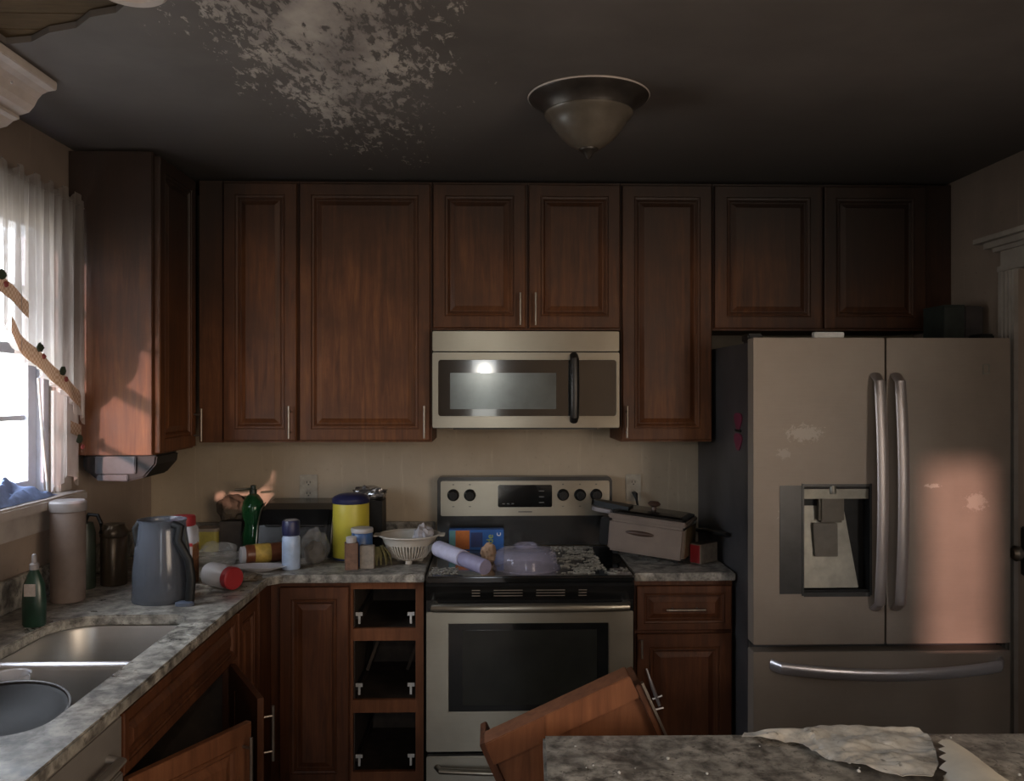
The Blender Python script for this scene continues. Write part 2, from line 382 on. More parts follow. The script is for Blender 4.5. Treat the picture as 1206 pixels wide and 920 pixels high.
mk('door_knob', lathe(B(), [(.012, 0), (.012, .02), (.026, .03), (.028, .045), (.018, .058), (.004, .06)], seg=20, mat=Matrix.Translation((XR + .006, DY1 - .045, 1.0)) @ Matrix.Rotation(-PI / 2, 4, 'Y')), 'pull_metal', dr, smooth=True)

# cornice box at the ceiling over the window
bm = B()
pf = [(XL + .002, ZC - .001), (-1.205, ZC - .001), (-1.201, 2.432), (-1.203, 2.414), (-1.226, 2.410), (-1.242, 2.402), (-1.254, 2.388), (-1.264, 2.368), (-1.278, 2.352), (-1.308, 2.342), (XL + .002, 2.342)]
rings(bm, [[(x, y, z) for x, z in pf] for y in (.9, 2.405)])
cb = thing('cornice_box', (-1.38, 1.64, 2.31), 'pale grey ogee-edged cornice box at the ceiling above the curtained window', 'cornice')
mk('cornice_board', bm, 'white_trim', cb, bevel=.002)
bm = B(); pf = [(XL + .002, 2.341), (-1.303, 2.341), (-1.300, 2.332), (-1.318, 2.326), (-1.336, 2.311), (-1.362, 2.304), (XL + .002, 2.304)]
rings(bm, [[(x, y, z) for x, z in pf] for y in (.9, 2.40)]); mk('lower_moulding', bm, 'white_trim', cb, bevel=.002)
mk('screw', lathe(B(), [(.0045, 0), (.0045, .002), (.002, .004)], seg=10, mat=Matrix.Translation((-1.2535, 2.27, 2.388)) @ Matrix.Rotation(PI / 2, 4, 'Y')), 'steel_bright', cb)

# recessed lamp ring at the top edge
mk('recessed_light', lathe(B(), [(.045, 0), (.05, -.006), (.068, -.008), (.075, -.003), (.075, 0)], (-.77, 1.85, ZC - .001), 32, False, False), 'white_trim', smooth=True,
   label='pale ring of a recessed ceiling lamp beside the torn ceiling', cat='ceiling lamp')

# ------------------------------------------------------------------ cabinets
def pull_bm(bm, c, axis, L, out, r=.0048, off=.03, T=None):
    c = Vector(c); a = Vector(axis); o = Vector(out)
    tube(bm, [c + o * off - a * L / 2, c + o * off + a * L / 2], r, 10)
    for s in (-1, 1): tube(bm, [c + a * s * L * .32 + o * .0005, c + a * s * L * .32 + o * off], r * .8, 8)
    if T is not None: bmesh.ops.transform(bm, matrix=T, verts=bm.verts)
    return bm
def ring_rect(w, h, i, y): return [(i, y, i), (w - i, y, i), (w - i, y, h - i), (i, y, h - i)]
def panel_door(parent, T, w, h, mat='cherry', nm='door', stile=.056, pull=None, label=None):
    """raised panel door: local x 0..w, z 0..h, front towards -y, then moved by T"""
    s = stile + (.010 if min(w, h) > .2 else 0)
    bm = B(); t = .020
    q = min(1, s / .056)
    R = [ring_rect(w, h, i, y) for i, y in ((0, t), (0, .003), (.003, 0), (s - .020 * q, 0), (s - .0185 * q, .0045), (s - .0165 * q, .0045), (s - .015 * q, .001), (s - .008 * q, .0025), (s - .006 * q, .007), (s - .004 * q, .0065), (s, .0115), (s, t))]
    rings(bm, R, False, False)
    rr = [bm.verts.new(p) for p in R[0]]; ri = [bm.verts.new(p) for p in R[-1]]
    for i in range(4): bm.faces.new((rr[i], rr[(i + 1) % 4], ri[(i + 1) % 4], ri[i]))
    bmesh.ops.remove_doubles(bm, verts=bm.verts, dist=1e-6)
    bmesh.ops.transform(bm, matrix=T, verts=bm.verts)
    d = mk(nm, bm, mat, parent, label=label)
    bm = B(); e = s + .0004; k = min(.016, (min(w, h) / 2 - s) * .4)
    rings(bm, [ring_rect(w, h, e, .018), ring_rect(w, h, e, .0105), ring_rect(w, h, e + .004, .0105), ring_rect(w, h, e + .004 + k, .0035), ring_rect(w, h, e + .006 + k, .002)])
    bmesh.ops.transform(bm, matrix=T, verts=bm.verts); mk('raised_panel', bm, mat, d)
    if pull: mk('handle', pull_bm(B(), (pull[0], 0, pull[1]), pull[2], pull[3], (0, -1, 0), T=T), 'pull_metal', d, smooth=True)
    return d
TF = lambda x, y, z: Matrix.Translation((x, y, z))                    # faces -Y
TX = lambda x, y, z: Matrix.Translation((x, y, z)) @ Matrix.Rotation(PI / 2, 4, 'Z')   # faces +X, local x runs along +Y
UZ, UB = 2.428, 1.37
VZ = (0, 0, 1)
def upper(name, label, x0, x1, z0, doors):
    t = thing(name, ((x0 + x1) / 2, 3.64, z0), label, 'cabinet', 'wall cabinets on the back wall')
    bx('body', 'cherry', t, x0 + .0005, x1 - .0005, 3.481, YB - .003, z0, UZ, bevel=.001)
    for (a, b_, px) in doors:
        w = b_ - a; h = UZ - z0 - .020
        panel_door(t, TF(a, 3.46, z0 + .008), w, h, pull=None if px is None else ((px - a), .075, VZ, .13))
    return t
upper('wall_cabinet', 'narrow one-door wall cabinet beside the dark corner filler', -1.077, -.772, UB, [(-1.071, -.778, -.802)])
upper('wall_cabinet', 'wide one-door wall cabinet left of the microwave, scuffed orange panel', -.772, -.234, UB, [(-.766, -.241, -.262)])
upper('wall_cabinet', 'short two-door wall cabinet directly above the microwave', -.233, .535, 1.826, [(-.228, .145, .124), (.160, .530, .186)])
upper('wall_cabinet', 'tall one-door wall cabinet right of the microwave', .536, .912, UB, [(.541, .906, .556)])
upper('wall_cabinet', 'short two-door wall cabinet above the refrigerator', .914, 1.800, 1.826, [(.920, 1.360, None), (1.372, 1.792, None)])
bx('cabinet_filler', 'cherry', None, 1.801, XR - .002, 3.482, 3.50, 1.826, UZ, label='dark filler strip between refrigerator cabinet and right wall', cat='filler')
bx('cabinet_filler', 'cherry', None, -1.172, -1.078, 3.478, 3.50, UB, UZ, label='dark filler strip in the left corner between wall cabinets', cat='filler')
t = thing('wall_cabinet', (-1.34, 3.27, 1.35), 'wall cabinet on the left wall with a pinkish bare end panel', 'cabinet')
bx('body', 'cherry', t, XL + .003, -1.196, 3.062, 3.474, 1.35, UZ, bevel=.001)
bx('end_panel', 'cherry', t, XL + .003, -1.198, 3.056, 3.0615, 1.352, UZ - .001)
panel_door(t, TX(-1.175, 3.075, 1.358), .372, UZ - 1.37, pull=(.345, .085, VZ, .13))

# base cabinets, back wall
BZ = .868
def kick(t, x0, x1, y0, y1): bx('toe_kick', 'void_dark', t, x0, x1, y0, y1, .0, .099)
t = thing('base_cabinet', (-.65, 3.5, 0), 'full-height one-door base cabinet below the spray can', 'cabinet')
bx('body', 'cherry_base', t, -.815, -.519, 3.201, YB - .004, .10, BZ, bevel=.001); kick(t, -.815, -.519, 3.27, 3.79)
panel_door(t, TF(-.778, 3.18, .115), .255, .735, 'cherry_base', stile=.052)
# open drawer cabinet
t = thing('base_cabinet', (-.38, 3.5, 0), 'drawer base cabinet with three empty drawer openings left of the stove', 'cabinet')
X0, X1 = -.518, -.247
for nm, b_ in (('side_panel', (X0, X0 + .012, 3.221, YB - .004, .10, BZ)), ('side_panel', (X1 - .012, X1, 3.221, YB - .004, .10, BZ)), ('back_panel', (X0 + .012, X1 - .012, 3.72, 3.73, .10, BZ)),
               ('bottom_panel', (X0 + .012, X1 - .012, 3.221, 3.72, .10, .115)), ('divider', (X0 + .012, X1 - .012, 3.221, 3.72, .660, .668)), ('divider', (X0 + .012, X1 - .012, 3.221, 3.72, .394, .402)),
               ('top_panel', (X0 + .012, X1 - .012, 3.221, 3.72, .86, BZ))):
    bx(nm, 'cabinet_inside', t, *b_)
bx('frame_stile', 'cherry_raw', t, X0, -.510, 3.20, 3.22, .10, BZ); bx('frame_stile', 'cherry_raw', t, -.277, X1, 3.20, 3.22, .10, BZ)
for z0, z1 in ((.838, BZ), (.645, .690), (.376, .423), (.10, .155)): bx('frame_rail', 'cherry_raw', t, -.510, -.277, 3.2005, 3.2195, z0, z1)
kick(t, X0, X1, 3.27, 3.79)
for z in (.690, .423, .155):                                           # drawer runners with white metal end brackets
    for s, xe in ((1, X0 + .013), (-1, X1 - .013)):
        bm = B(); box(bm, min(xe, xe + s * .010), max(xe, xe + s * .010), 3.225, 3.68, z + .03, z + .042); rn = mk('runner', bm, 'dark_metal', t)
        xi = -.500 if s > 0 else -.287
        bm = B(); a, c2 = sorted((xi - s * .004, xi + s * .022)); box(bm, a, c2, 3.223, 3.228, z + .042, z + .055)
        a, c2 = sorted((xi + s * .006, xi + s * .014)); box(bm, a, c2, 3.223, 3.230, z + .012, z + .042)
        mk('bracket', bm, 'bracket_white', rn)
for xw in (-.49, -.33):
    box(bm0 := B(), -.006, .006, -.02, .02, 0, .16, TF(xw, 3.45, .46) @ Matrix.Rotation(.35, 4, 'Y')); mk('loose_slat', bm0, 'cabinet_inside', t)
# right base cabinet
t = thing('base_cabinet', (.73, 3.5, 0), 'one-drawer one-door base cabinet between the stove and the refrigerator', 'cabinet')
bx('body', 'cherry_base', t, .544, .916, 3.201, YB - .004, .10, BZ, bevel=.001); kick(t, .544, .916, 3.27, 3.79)
panel_door(t, TF(.551, 3.18, .681), .358, .166, 'cherry_base', 'drawer_front', .040, pull=(.179, .083, (1, 0, 0), .145))
d = panel_door(t, TF(.551, 3.18, .115), .358, .552, 'cherry_base')
bm = B(); tube(bm, [(.565, 3.152, .655), (.566, 3.150, .585)], .0045, 8); tube(bm, [(.565, 3.1795, .645), (.565, 3.152, .645)], .004, 8); mk('handle_stub', bm, 'pull_metal', d, smooth=True)
bm = B(); tube(bm, [(.583, 3.160, .545), (.606, 3.150, .475), (.630, 3.150, .41)], [.004, .0075, .006], 8)
tube(bm, [(.604, 3.150, .435), (.640, 3.150, .448)], .0045, 8); tube(bm, [(.612, 3.150, .395), (.645, 3.153, .402)], .0045, 8); tube(bm, [(.616, 3.1795, .44), (.616, 3.152, .44)], .004, 8)
mk('dangling_handle', bm, 'steel_bright', d, smooth=True, label='bent metal handle hanging by one screw')

# left run: corner, sink base with its two doors ajar, dishwasher
t = thing('base_cabinet', (-1.1, 3.0, 0), 'dark blind corner base cabinet under the left countertop corner', 'cabinet')
bx('body', 'cherry_base', t, XL + .003, -.841, 2.802, YB - .004, .10, BZ, bevel=.001); bx('corner_stile', 'cherry_base', t, -.8405, -.8155, 3.05, 3.2, .10, BZ)
panel_door(t, TX(-.82, 2.815, .115), .225, .735, 'cherry_base', stile=.05); kick(t, XL + .01, -.90, 2.802, 3.79)
t = thing('sink_base_cabinet', (-1.15, 2.36, 0), 'sink base cabinet below the double sink with both doors ajar', 'cabinet')
for nm, b_ in (('side_panel', (XL + .003, -.861, 1.931, 1.945, .10, .655)), ('side_panel', (XL + .003, -.861, 2.786, 2.80, .10, BZ)), ('bottom_panel', (XL + .003, -.861, 1.945, 2.786, .10, .115)), ('back_panel', (XL + .003, XL + .012, 1.945, 2.786, .115, .6))):
    bx(nm, 'cabinet_inside', t, *b_)
for b_ in ((-.86, -.841, 1.931, 1.96, .10, BZ), (-.86, -.841, 2.77, 2.80, .10, BZ)): bx('frame_stile', 'cherry_base', t, *b_)
for b_ in ((-.86, -.841, 1.96, 2.77, .835, BZ), (-.86, -.841, 1.96, 2.77, .69, .72), (-.86, -.841, 1.96, 2.77, .10, .13)): bx('frame_rail', 'cherry_base', t, *b_)
kick(t, XL + .01, -.90, 1.931, 2.80)
panel_door(t, TX(-.82, 1.94, .712), .85, .142, 'cherry_base', 'false_drawer_front', .036)
def hinged(hx, hy, fx, fy, front_sign):
    a = math.atan2(fy - hy, fx - hx); return Matrix.Translation((hx, hy, .125)) @ Matrix.Rotation(a, 4, 'Z')
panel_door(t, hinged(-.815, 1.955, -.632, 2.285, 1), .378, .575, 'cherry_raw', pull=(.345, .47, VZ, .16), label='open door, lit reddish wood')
T2 = Matrix.Translation((-.645, 2.462, .125)) @ Matrix.Rotation(math.atan2(2.775 - 2.462, -.818 + .645), 4, 'Z')
panel_door(t, T2, .357, .575, 'cherry_base', pull=(.02, .46, VZ, .16))
t = thing('dishwasher', (-1.15, 1.63, 0), 'grey metal dishwasher under the counter nearest the camera', 'dishwasher')
bx('body', 'fridge_side', t, -.868, -.845, 1.325, 1.925, .02, .862); bx('door_panel', 'steel_dishwasher', t, -.844, -.815, 1.33, 1.922, .12, .735, bevel=.004)
bx('control_panel', 'steel_dishwasher', t, -.844, -.818, 1.33, 1.922, .738, .86, bevel=.004)
bm = B(); tube(bm, [(-.818, 1.40, .79), (-.785, 1.41, .79), (-.778, 1.62, .79), (-.785, 1.84, .79), (-.818, 1.85, .79)], .012, 10, .7); mk('handle', bm, 'steel_dishwasher', t, smooth=True)

# countertops
SX0, SX1, SY0, SY1 = -1.285, -.905, 1.70, 2.61
t = thing('countertop', (-1.1, 2.4, .87), 'speckled grey granite countertop around the sink and under the clutter', 'countertop')
outer = [(XL + .003, .85), (-.805, .85), (-.805, 3.12), (-.765, 3.16), (-.240, 3.16), (-.240, YB - .003), (XL + .003, YB - .003)]
mk('counter_slab', slab(B(), outer, [rrect(SX0, SX1, SY0, SY1, [.06, .13, .12, .09], 8)], .87, .90), 'granite', t, bevel=.004)
bx('backsplash', 'granite', t, XL + .004, -.240, YB - .025, YB - .004, .9005, 1.0, bevel=.003)
bx('backsplash', 'granite', t, XL + .004, XL + .024, .85, YB - .026, .9005, 1.0, bevel=.003)
t = thing('countertop', (.73, 3.47, .87), 'short speckled granite countertop right of the stove', 'countertop')
bx('counter_slab', 'granite', t, .538, .918, 3.16, YB - .003, .87, .90, bevel=.004); bx('backsplash', 'granite', t, .538, .918, YB - .025, YB - .004, .9005, 1.0, bevel=.003)

# sink
t = thing('double_sink', (-1.09, 2.2, .66), 'stainless double-bowl undermount sink in the granite counter', 'sink')
def bowl(x0, x1, y0, y1, rs, dep, nm):
    L = []; n = 8
    for i, (f, z) in enumerate(((0, .866), (.002, .86), (.008, .72), (.015, .69), (.035, .675), (.09, .670))):
        L.append([(x, y, z) for x, y in rrect(x0 + f, x1 - f, y0 + f, y1 - f, [max(.02, r - f * .3) for r in rs], n)])
    bm = B(); rings(bm, L, False, True); b_ = mk(nm, bm, 'steel_sink', t, smooth=True)
    mk('drain', lathe(B(), [(.04, 0), (.04, .003), (.034, .004), (.03, .001)], ((x0 + x1) / 2, (y0 + y1) / 2, .6705), 24), 'steel_bright', b_, smooth=True)
    return rrect(x0, x1, y0, y1, rs, n)
q1 = bowl(SX0 - .004, SX1 + .004, 2.255, SY1 + .004, [.06, .13, .03, .03], .2, 'bowl')
q2 = bowl(SX0 - .004, SX1 + .004, SY0 - .004, 2.225, [.03, .03, .12, .09], .2, 'bowl')
mk('flange', slab(B(), rrect(SX0 - .03, SX1 + .03, SY0 - .03, SY1 + .03, .09, 8), [q1, q2], .864, .868), 'steel_sink', t)
bm = B(); tube(bm, [(SX0 + .0, 2.24, .866), (SX1 - .0, 2.24, .866)], .014, 12, .8); mk('divider', bm, 'steel_bright', t, smooth=True)

# island
t = thing('island_countertop', (1.0, 1.2, .87), 'speckled granite island top strewn with torn paper in the foreground', 'countertop')
bm = B(); slab(bm, [(.062, .75), (1.80, .75), (1.80, 1.658), (.105, 1.682)], [], .865, .90); mk('counter_slab', bm, 'granite', t, bevel=.005)
t = thing('island_cabinet', (1.0, 1.2, 0), 'wooden island base below the foreground granite top', 'cabinet')
bx('body', 'cherry_base', t, .14, 1.76, .95, 1.63, .10, .862); bx('toe_kick', 'void_dark', t, .2, 1.7, 1.0, 1.57, 0, .099)
bm = B()
for k in range(26):
    x, y = random.uniform(.12, 1.05), random.uniform(1.40, 1.66); r = random.uniform(.0012, .0036)
    crumple(bm, (x, y, .9003), r, r, r * .8, .4, 2, 1, k)
mk('plaster_crumbs', bm, 'bracket_white', kind='stuff', label='white plaster crumbs scattered on the island top', cat='debris')

# ------------------------------------------------------------------ appliances
# range
RX0, RX1 = -.232, .529; RC = (RX0 + RX1) / 2
t = thing('electric_range', (RC, 3.45, 0), 'stainless electric range with black glass cooktop and knobs on the backguard', 'stove')
bx('body', 'black_enamel', t, RX0 + .004, RX1 - .004, 3.165, 3.785, .02, .879)
bx('cooktop', 'black_glass', t, RX0, RX1, 3.105, 3.71, .880, .904, bevel=.006)
bm = B(); pf = [(3.164, .878), (3.112, .878), (3.104, .868), (3.112, .845), (3.128, .812), (3.164, .812)]
rings(bm, [[(x, y, z) for y, z in pf] for x in (RX0, RX1)]); vf = mk('front_trim', bm, 'black_enamel', t)
for xa, xb in ((-.065, -.035), (.015, .12), (.17, .275), (.325, .355)):
    for k in range(3):
        z = .852 - k * .011; y = 3.104 + (.868 - z) * .40
        bx('vent_slot', 'pull_metal', vf, xa, xb, y - .003, y + .002, z - .0014, z + .0014)
# oven door
DW = (RX0, RX1, .256, .768); GW = (-.151, .438, .402, .725)
bm = B(); rect = lambda a, b_, c, d_: [(a, c), (b_, c), (b_, d_), (a, d_)]
slab(bm, rect(*DW), [rect(*GW)], 0, .030, Matrix.Translation((0, 3.160, 0)) @ Matrix.Rotation(PI / 2, 4, 'X'))
dm = mk('oven_door', bm, 'steel_range', t, bevel=.003)
bx('top_band', 'black_enamel', dm, RX0, RX1, 3.131, 3.160, .769, .811)
bx('window_surround', 'black_glass', dm, GW[0] + .001, GW[1] - .001, 3.133, 3.150, GW[2] + .001, GW[3] - .001)
bx('window', 'oven_glass', dm, -.100, .395, 3.1315, 3.1325, .425, .700)
bm = B(); P = []
for k in range(17):
    f = -1 + 2 * k / 16; P.append((RC + f * .350, 3.088 + .012 * f * f, .792 + (.0 if abs(f) < 1 else 0)))
P = [(RC - .352, 3.129, .793)] + P + [(RC + .352, 3.129, .793)]
tube(bm, P, .019, 12, .9, (0, 0, 1)); mk('handle', bm, 'steel_range', dm, smooth=True)
dm = bx('warming_drawer', 'steel_range', t, RX0, RX1, 3.132, 3.162, .06, .238, bevel=.004)
bm = B(); tube(bm, [(RC - .34, 3.131, .200), (RC - .33, 3.10, .200), (RC - .15, 3.088, .196), (RC + .15, 3.088, .196), (RC + .33, 3.10, .200), (RC + .34, 3.131, .200)], .013, 12, .8); mk('handle', bm, 'steel_range', dm, smooth=True)
# backguard
bm = B(); slab(bm, rrect(-.228, .536, .905, 1.203, [.02, .02, .004, .004]), [], 0, .065, Matrix.Translation((0, 3.787, 0)) @ Matrix.Rotation(PI / 2, 4, 'X'))
bg = mk('backguard', bm, 'black_enamel', t, bevel=.004)
bm = B(); slab(bm, rrect(-.213, .523, 1.034, 1.186, .008), [], 0, .006, Matrix.Translation((0, 3.7215, 0)) @ Matrix.Rotation(PI / 2, 4, 'X')); mk('control_panel', bm, 'steel_range', bg)
bm = B(); slab(bm, rrect(.036, .272, 1.072, 1.169, .008), [], 0, .003, Matrix.Translation((0, 3.7153, 0)) @ Matrix.Rotation(PI / 2, 4, 'X')); dp = mk('display', bm, 'black_glass', bg)
plain('print_grey', (.11, .11, .11), .5); plain('print_dark', (.10, .095, .085), .5)
for k in range(3):
    bx('display_button', 'print_grey', dp, .215, .225 + .012, 3.7118, 3.7124, 1.09 + k * .025, 1.094 + k * .025); bx('display_button', 'print_grey', dp, .055 + k * .02, .066 + k * .02, 3.7118, 3.7124, 1.085, 1.089)
bx('maker_name', 'print_dark', bg, .125, .185, 3.7150, 3.7156, 1.049, 1.054)
for kx in (-.158, -.086, .320, .394, .465):
    T = Matrix.Translation((kx, 3.7155, 1.125)) @ Matrix.Rotation(PI / 2, 4, 'X')
    kb = mk('knob', lathe(B(), [(.026, 0), (.026, .006), (.0225, .009), (.021, .026), (.018, .029), (.002, .029)], seg=28, mat=T), 'black_plastic', bg, smooth=True)
    box(bm0 := B(), -.004, .004, -.019, .019, .028, .034, T); mk('grip', bm0, 'black_plastic', kb, bevel=.001)
    bx('dial_mark', 'print_dark', bg, kx - .004, kx + .004, 3.7150, 3.7156, 1.168, 1.173); bx('dial_mark', 'print_dark', bg, kx - .005, kx + .005, 3.7150, 3.7156, 1.073, 1.077)

# microwave
MX0, MX1 = -.227, .517
t = thing('microwave', (.145, 3.6, 1.425), 'stainless over-the-range microwave with a dark glass door', 'microwave')
bx('body', 'black_plastic', t, MX0, MX1, 3.421, YB - .004, 1.428, 1.818)
bx('vent_panel', 'steel_range', t, MX0, MX1, 3.392, 3.42, 1.736, 1.816, bevel=.003)
bm = B(); slab(bm, rrect(MX0, MX1, 1.432, 1.731, .006), [rrect(-.204, .505, 1.478, 1.702, .012)], 0, .032, Matrix.Translation((0, 3.42, 0)) @ Matrix.Rotation(PI / 2, 4, 'X'))
dm = mk('door', bm, 'steel_range', t)
bm = B(); slab(bm, rrect(-.2035, .345, 1.4785, 1.7015, .010), [], 0, .022, Matrix.Translation((0, 3.415, 0)) @ Matrix.Rotation(PI / 2, 4, 'X')); mk('door_glass', bm, 'black_glass', dm)
bx('window', 'micro_mesh', dm, -.157, .265, 3.3915, 3.3925, 1.506, 1.650)
bm = B(); slab(bm, rrect(.347, .5045, 1.4785, 1.7015, .010), [], 0, .022, Matrix.Translation((0, 3.415, 0)) @ Matrix.Rotation(PI / 2, 4, 'X')); cp = mk('control_panel', bm, 'black_glass', t)
bm = B(); tube(bm, [(.335, 3.387, 1.458), (.335, 3.360, 1.475), (.335, 3.345, 1.59), (.335, 3.360, 1.705), (.335, 3.387, 1.722)], [.016, .018, .018, .018, .016], 12, .7, (0, 1, 0)); mk('handle', bm, 'dark_metal', dm, smooth=True)
bx('grease_filter', 'dark_metal', t, MX0 + .08, MX1 - .08, 3.46, 3.75, 1.422, 1.4275)

# refrigerator
FX0, FX1, FY = .922, 1.834, 2.96
t = thing('refrigerator', (1.38, 3.4, 0), 'sooty stainless french-door refrigerator with water dispenser and bottom freezer drawer', 'refrigerator')
bx('body', 'fridge_side', t, FX0 + .004, FX1 - .004, 3.035, 3.77, .02, 1.752, bevel=.004)
def fridge_front(nm, x0, x1, z0, z1, holes=()):
    bm = B(); T = Matrix.Translation((0, 3.026, 0)) @ Matrix.Rotation(PI / 2, 4, 'X')
    slab(bm, rrect(x0, x1, z0, z1, .004, 2), holes, 0, 3.026 - FY, T); return mk(nm, bm, 'steel_fridge', t, bevel=.006)
hole = [(1.098, .872), (1.335, .872), (1.335, 1.244), (1.098, 1.244)]
dl = fridge_front('left_door', FX0, 1.386, .690, 1.765, [hole]); dr_ = fridge_front('right_door', 1.393, FX1, .690, 1.765); dd = fridge_front('freezer_drawer', FX0, FX1, .08, .664)
def bow(bm, p0, p1, depth, r, flat, n=14, up=(0, 1, 0)):
    p0, p1 = Vector(p0), Vector(p1); P = [p0]
    for k in range(n + 1):
        f = k / n; P.append(p0.lerp(p1, .03 + .94 * f) + Vector((0, -(.035 + depth * (1 - (2 * f - 1) ** 2)), 0)))
    P.append(p1); tube(bm, P, r, 10, flat, up)
for x, d_ in ((1.352, dl), (1.424, dr_)):
    bm = B(); bow(bm, (x, FY - .0015, .815), (x, FY - .0015, 1.635), .026, .020, .5); mk('handle', bm, 'steel_handle', d_, smooth=True)
bm = B(); bow(bm, (.985, FY - .0015, .622), (1.800, FY - .0015, .622), .035, .021, .45, up=(0, 1, 0)); 
for v in bm.verts: v.co.z -= .018 * (1 - ((v.co.x - 1.39) / .41) ** 2) if abs(v.co.x - 1.39) < .41 else 0
mk('handle', bm, 'steel_bright', dd, smooth=True)
plain('dispenser_grey', (.050, .050, .048), .3, .1); plain('dispenser_plate', (.22, .21, .175), .35, .4); plain('dispenser_olive', (.085, .070, .050), .4)
bx('dispenser_panel', 'dispenser_grey', dl, 1.014, 1.094, FY - .003, FY - .0005, .868, 1.247, bevel=.001)
bm = B()
for b_ in ((1.092, 1.099, FY - .006, FY + .001, .862, 1.254), (1.334, 1.340, FY - .003, FY + .001, .862, 1.254), (1.099, 1.334, FY - .004, FY + .001, .858, .8725), (1.099, 1.334, FY - .004, FY + .001, 1.2435, 1.252)): box(bm, *b_)
mk('dispenser_frame', bm, 'dispenser_grey', dl)
bm = B(); box(bm, 1.0985, 1.3345, 3.010, 3.024, .8725, 1.2435); box(bm, 1.0985, 1.102, FY + .002, 3.010, .8725, 1.2435); box(bm, 1.331, 1.3345, FY + .002, 3.010, .8725, 1.2435); box(bm, 1.102, 1.331, FY + .002, 3.010, .8725, .882); box(bm, 1.102, 1.331, FY + .002, 3.010, 1.235, 1.2435)
mk('dispenser_recess', bm, 'black_plastic', dl)
bx('dispenser_header', 'dispenser_plate', dl, 1.103, 1.330, FY + .004, FY + .03, 1.20, 1.234)
bm = B(); rings(bm, [[(1.106, 3.006, 1.17), (1.258, 3.006, 1.17), (1.258, 3.009, 1.17), (1.106, 3.009, 1.17)], [(1.106, FY + .012, .886), (1.298, FY + .012, .886), (1.298, FY + .02, .886), (1.106, FY + .02, .886)]]); mk('dispenser_plate', bm, 'dispenser_plate', dl)
bx('dispenser_spout', 'dispenser_olive', dl, 1.158, 1.248, FY + .006, FY + .040, 1.115, 1.215, bevel=.008)
bm = B(); rings(bm, [[(1.140, FY + .020, 1.112), (1.228, FY + .020, 1.112), (1.228, FY + .03, 1.112), (1.140, FY + .03, 1.112)], [(1.144, FY + .012, .995), (1.226, FY + .012, .995), (1.226, FY + .018, .995), (1.144, FY + .018, .995)]]); mk('dispenser_paddle', bm, 'dispenser_olive', dl, bevel=.002)
mk('nozzle', lathe(B(), [(.010, 0), (.012, .015), (.009, .03)], (1.203, FY + .003, 1.217), 14), 'dispenser_plate', dl, smooth=True)
bm = B(); slab(bm, rrect(1.734, 1.760, 1.636, 1.674, .005), [rrect(1.739, 1.755, 1.641, 1.669, .003)], 0, .0012, Matrix.Translation((0, FY - .0003, 0)) @ Matrix.Rotation(PI / 2, 4, 'X')); mk('emblem', bm, 'dispenser_plate', dr_)
for x in (.955, 1.80): bx('hinge_cover', 'black_plastic', t, x - .028, x + .028, 3.04, 3.12, 1.7525, 1.785, bevel=.006)
plain('pink_magnet', (.16, .02, .05), .5); plain('box_dark', (.022, .030, .026), .6, var=.4); plain('box_slate', (.05, .045, .045), .6)
t = thing('butterfly_magnet', (.924, 3.15, 1.36), 'dark pink butterfly magnet on the refrigerator side', 'magnet')
for sgn in (1, -1):
    pts = []
    for k in range(18):
        a = 2 * PI * k / 18; r = 1 + .15 * math.sin(3 * a); pts.append((3.150 + .048 * r * math.cos(a), 1.431 + sgn * .038 + .032 * r * math.sin(a)))
    bm = B(); slab(bm, pts, [], 0, .003, Matrix(((0, 0, -1, .9250), (1, 0, 0, 0), (0, 1, 0, 0), (0, 0, 0, 1)))); mk('wing', bm, 'pink_magnet', t)
bx('magnet_body', 'black_plastic', t, .9205, .9245, 3.115, 3.185, 1.4265, 1.4355)
bx('paper_tag', 'bracket_white', None, 1.142, 1.248, 2.972, 3.000, 1.7655, 1.786, bevel=.002, label='small white folded tag on top of the refrigerator', cat='tag')
t = thing('storage_box', (1.765, 3.25, 1.752), 'dark green box on top of the refrigerator by the wall', 'box')
bx('carton', 'box_dark', t, 1.728, 1.805, 3.20, 3.36, 1.7525, 1.898, bevel=.002); bx('lid', 'box_dark', t, 1.726, 1.807, 3.198, 3.362, 1.8985, 1.906, bevel=.002)
bx('storage_box', 'box_slate', None, 1.812, 1.885, 3.21, 3.36, 1.7525, 1.902, bevel=.004, label='slate grey box wedged between the green box and right wall', cat='box')

# ceiling light
t = thing('ceiling_light', (.289, 2.49, 2.26), 'sooty flush ceiling light with a bell-shaped glass bowl and finial', 'ceiling light')
plain('bronze', (.040, .034, .030), .4, .4, var=.4); plain('sooty_glass', (.10, .085, .068), .32, 0, var=.45, scale=7)
mk('mounting_pan', lathe(B(), [(.172, 0), (.175, -.004), (.172, -.009), (.150, -.020), (.132, -.040), (.128, -.050), (.126, -.050)], (.289, 2.49, ZC - .001), 48), 'bronze', t, smooth=True)
mk('rim', lathe(B(), [(.1755, 0), (.1785, -.003), (.1765, -.006), (.1755, -.006)], (.289, 2.49, ZC - .0005), 48, False, False), 'white_trim', t, smooth=True)
mk('glass_bowl', lathe(B(), [(.126, -.046), (.130, -.052), (.126, -.060), (.116, -.066), (.106, -.085), (.086, -.112), (.062, -.136), (.040, -.150), (.015, -.158)], (.289, 2.49, ZC), 48, False), 'sooty_glass', t, smooth=True)
mk('finial', lathe(B(), [(.030, -.150), (.028, -.158), (.016, -.165), (.012, -.172), (.004, -.182)], (.289, 2.49, ZC), 24), 'bronze', t, smooth=True)

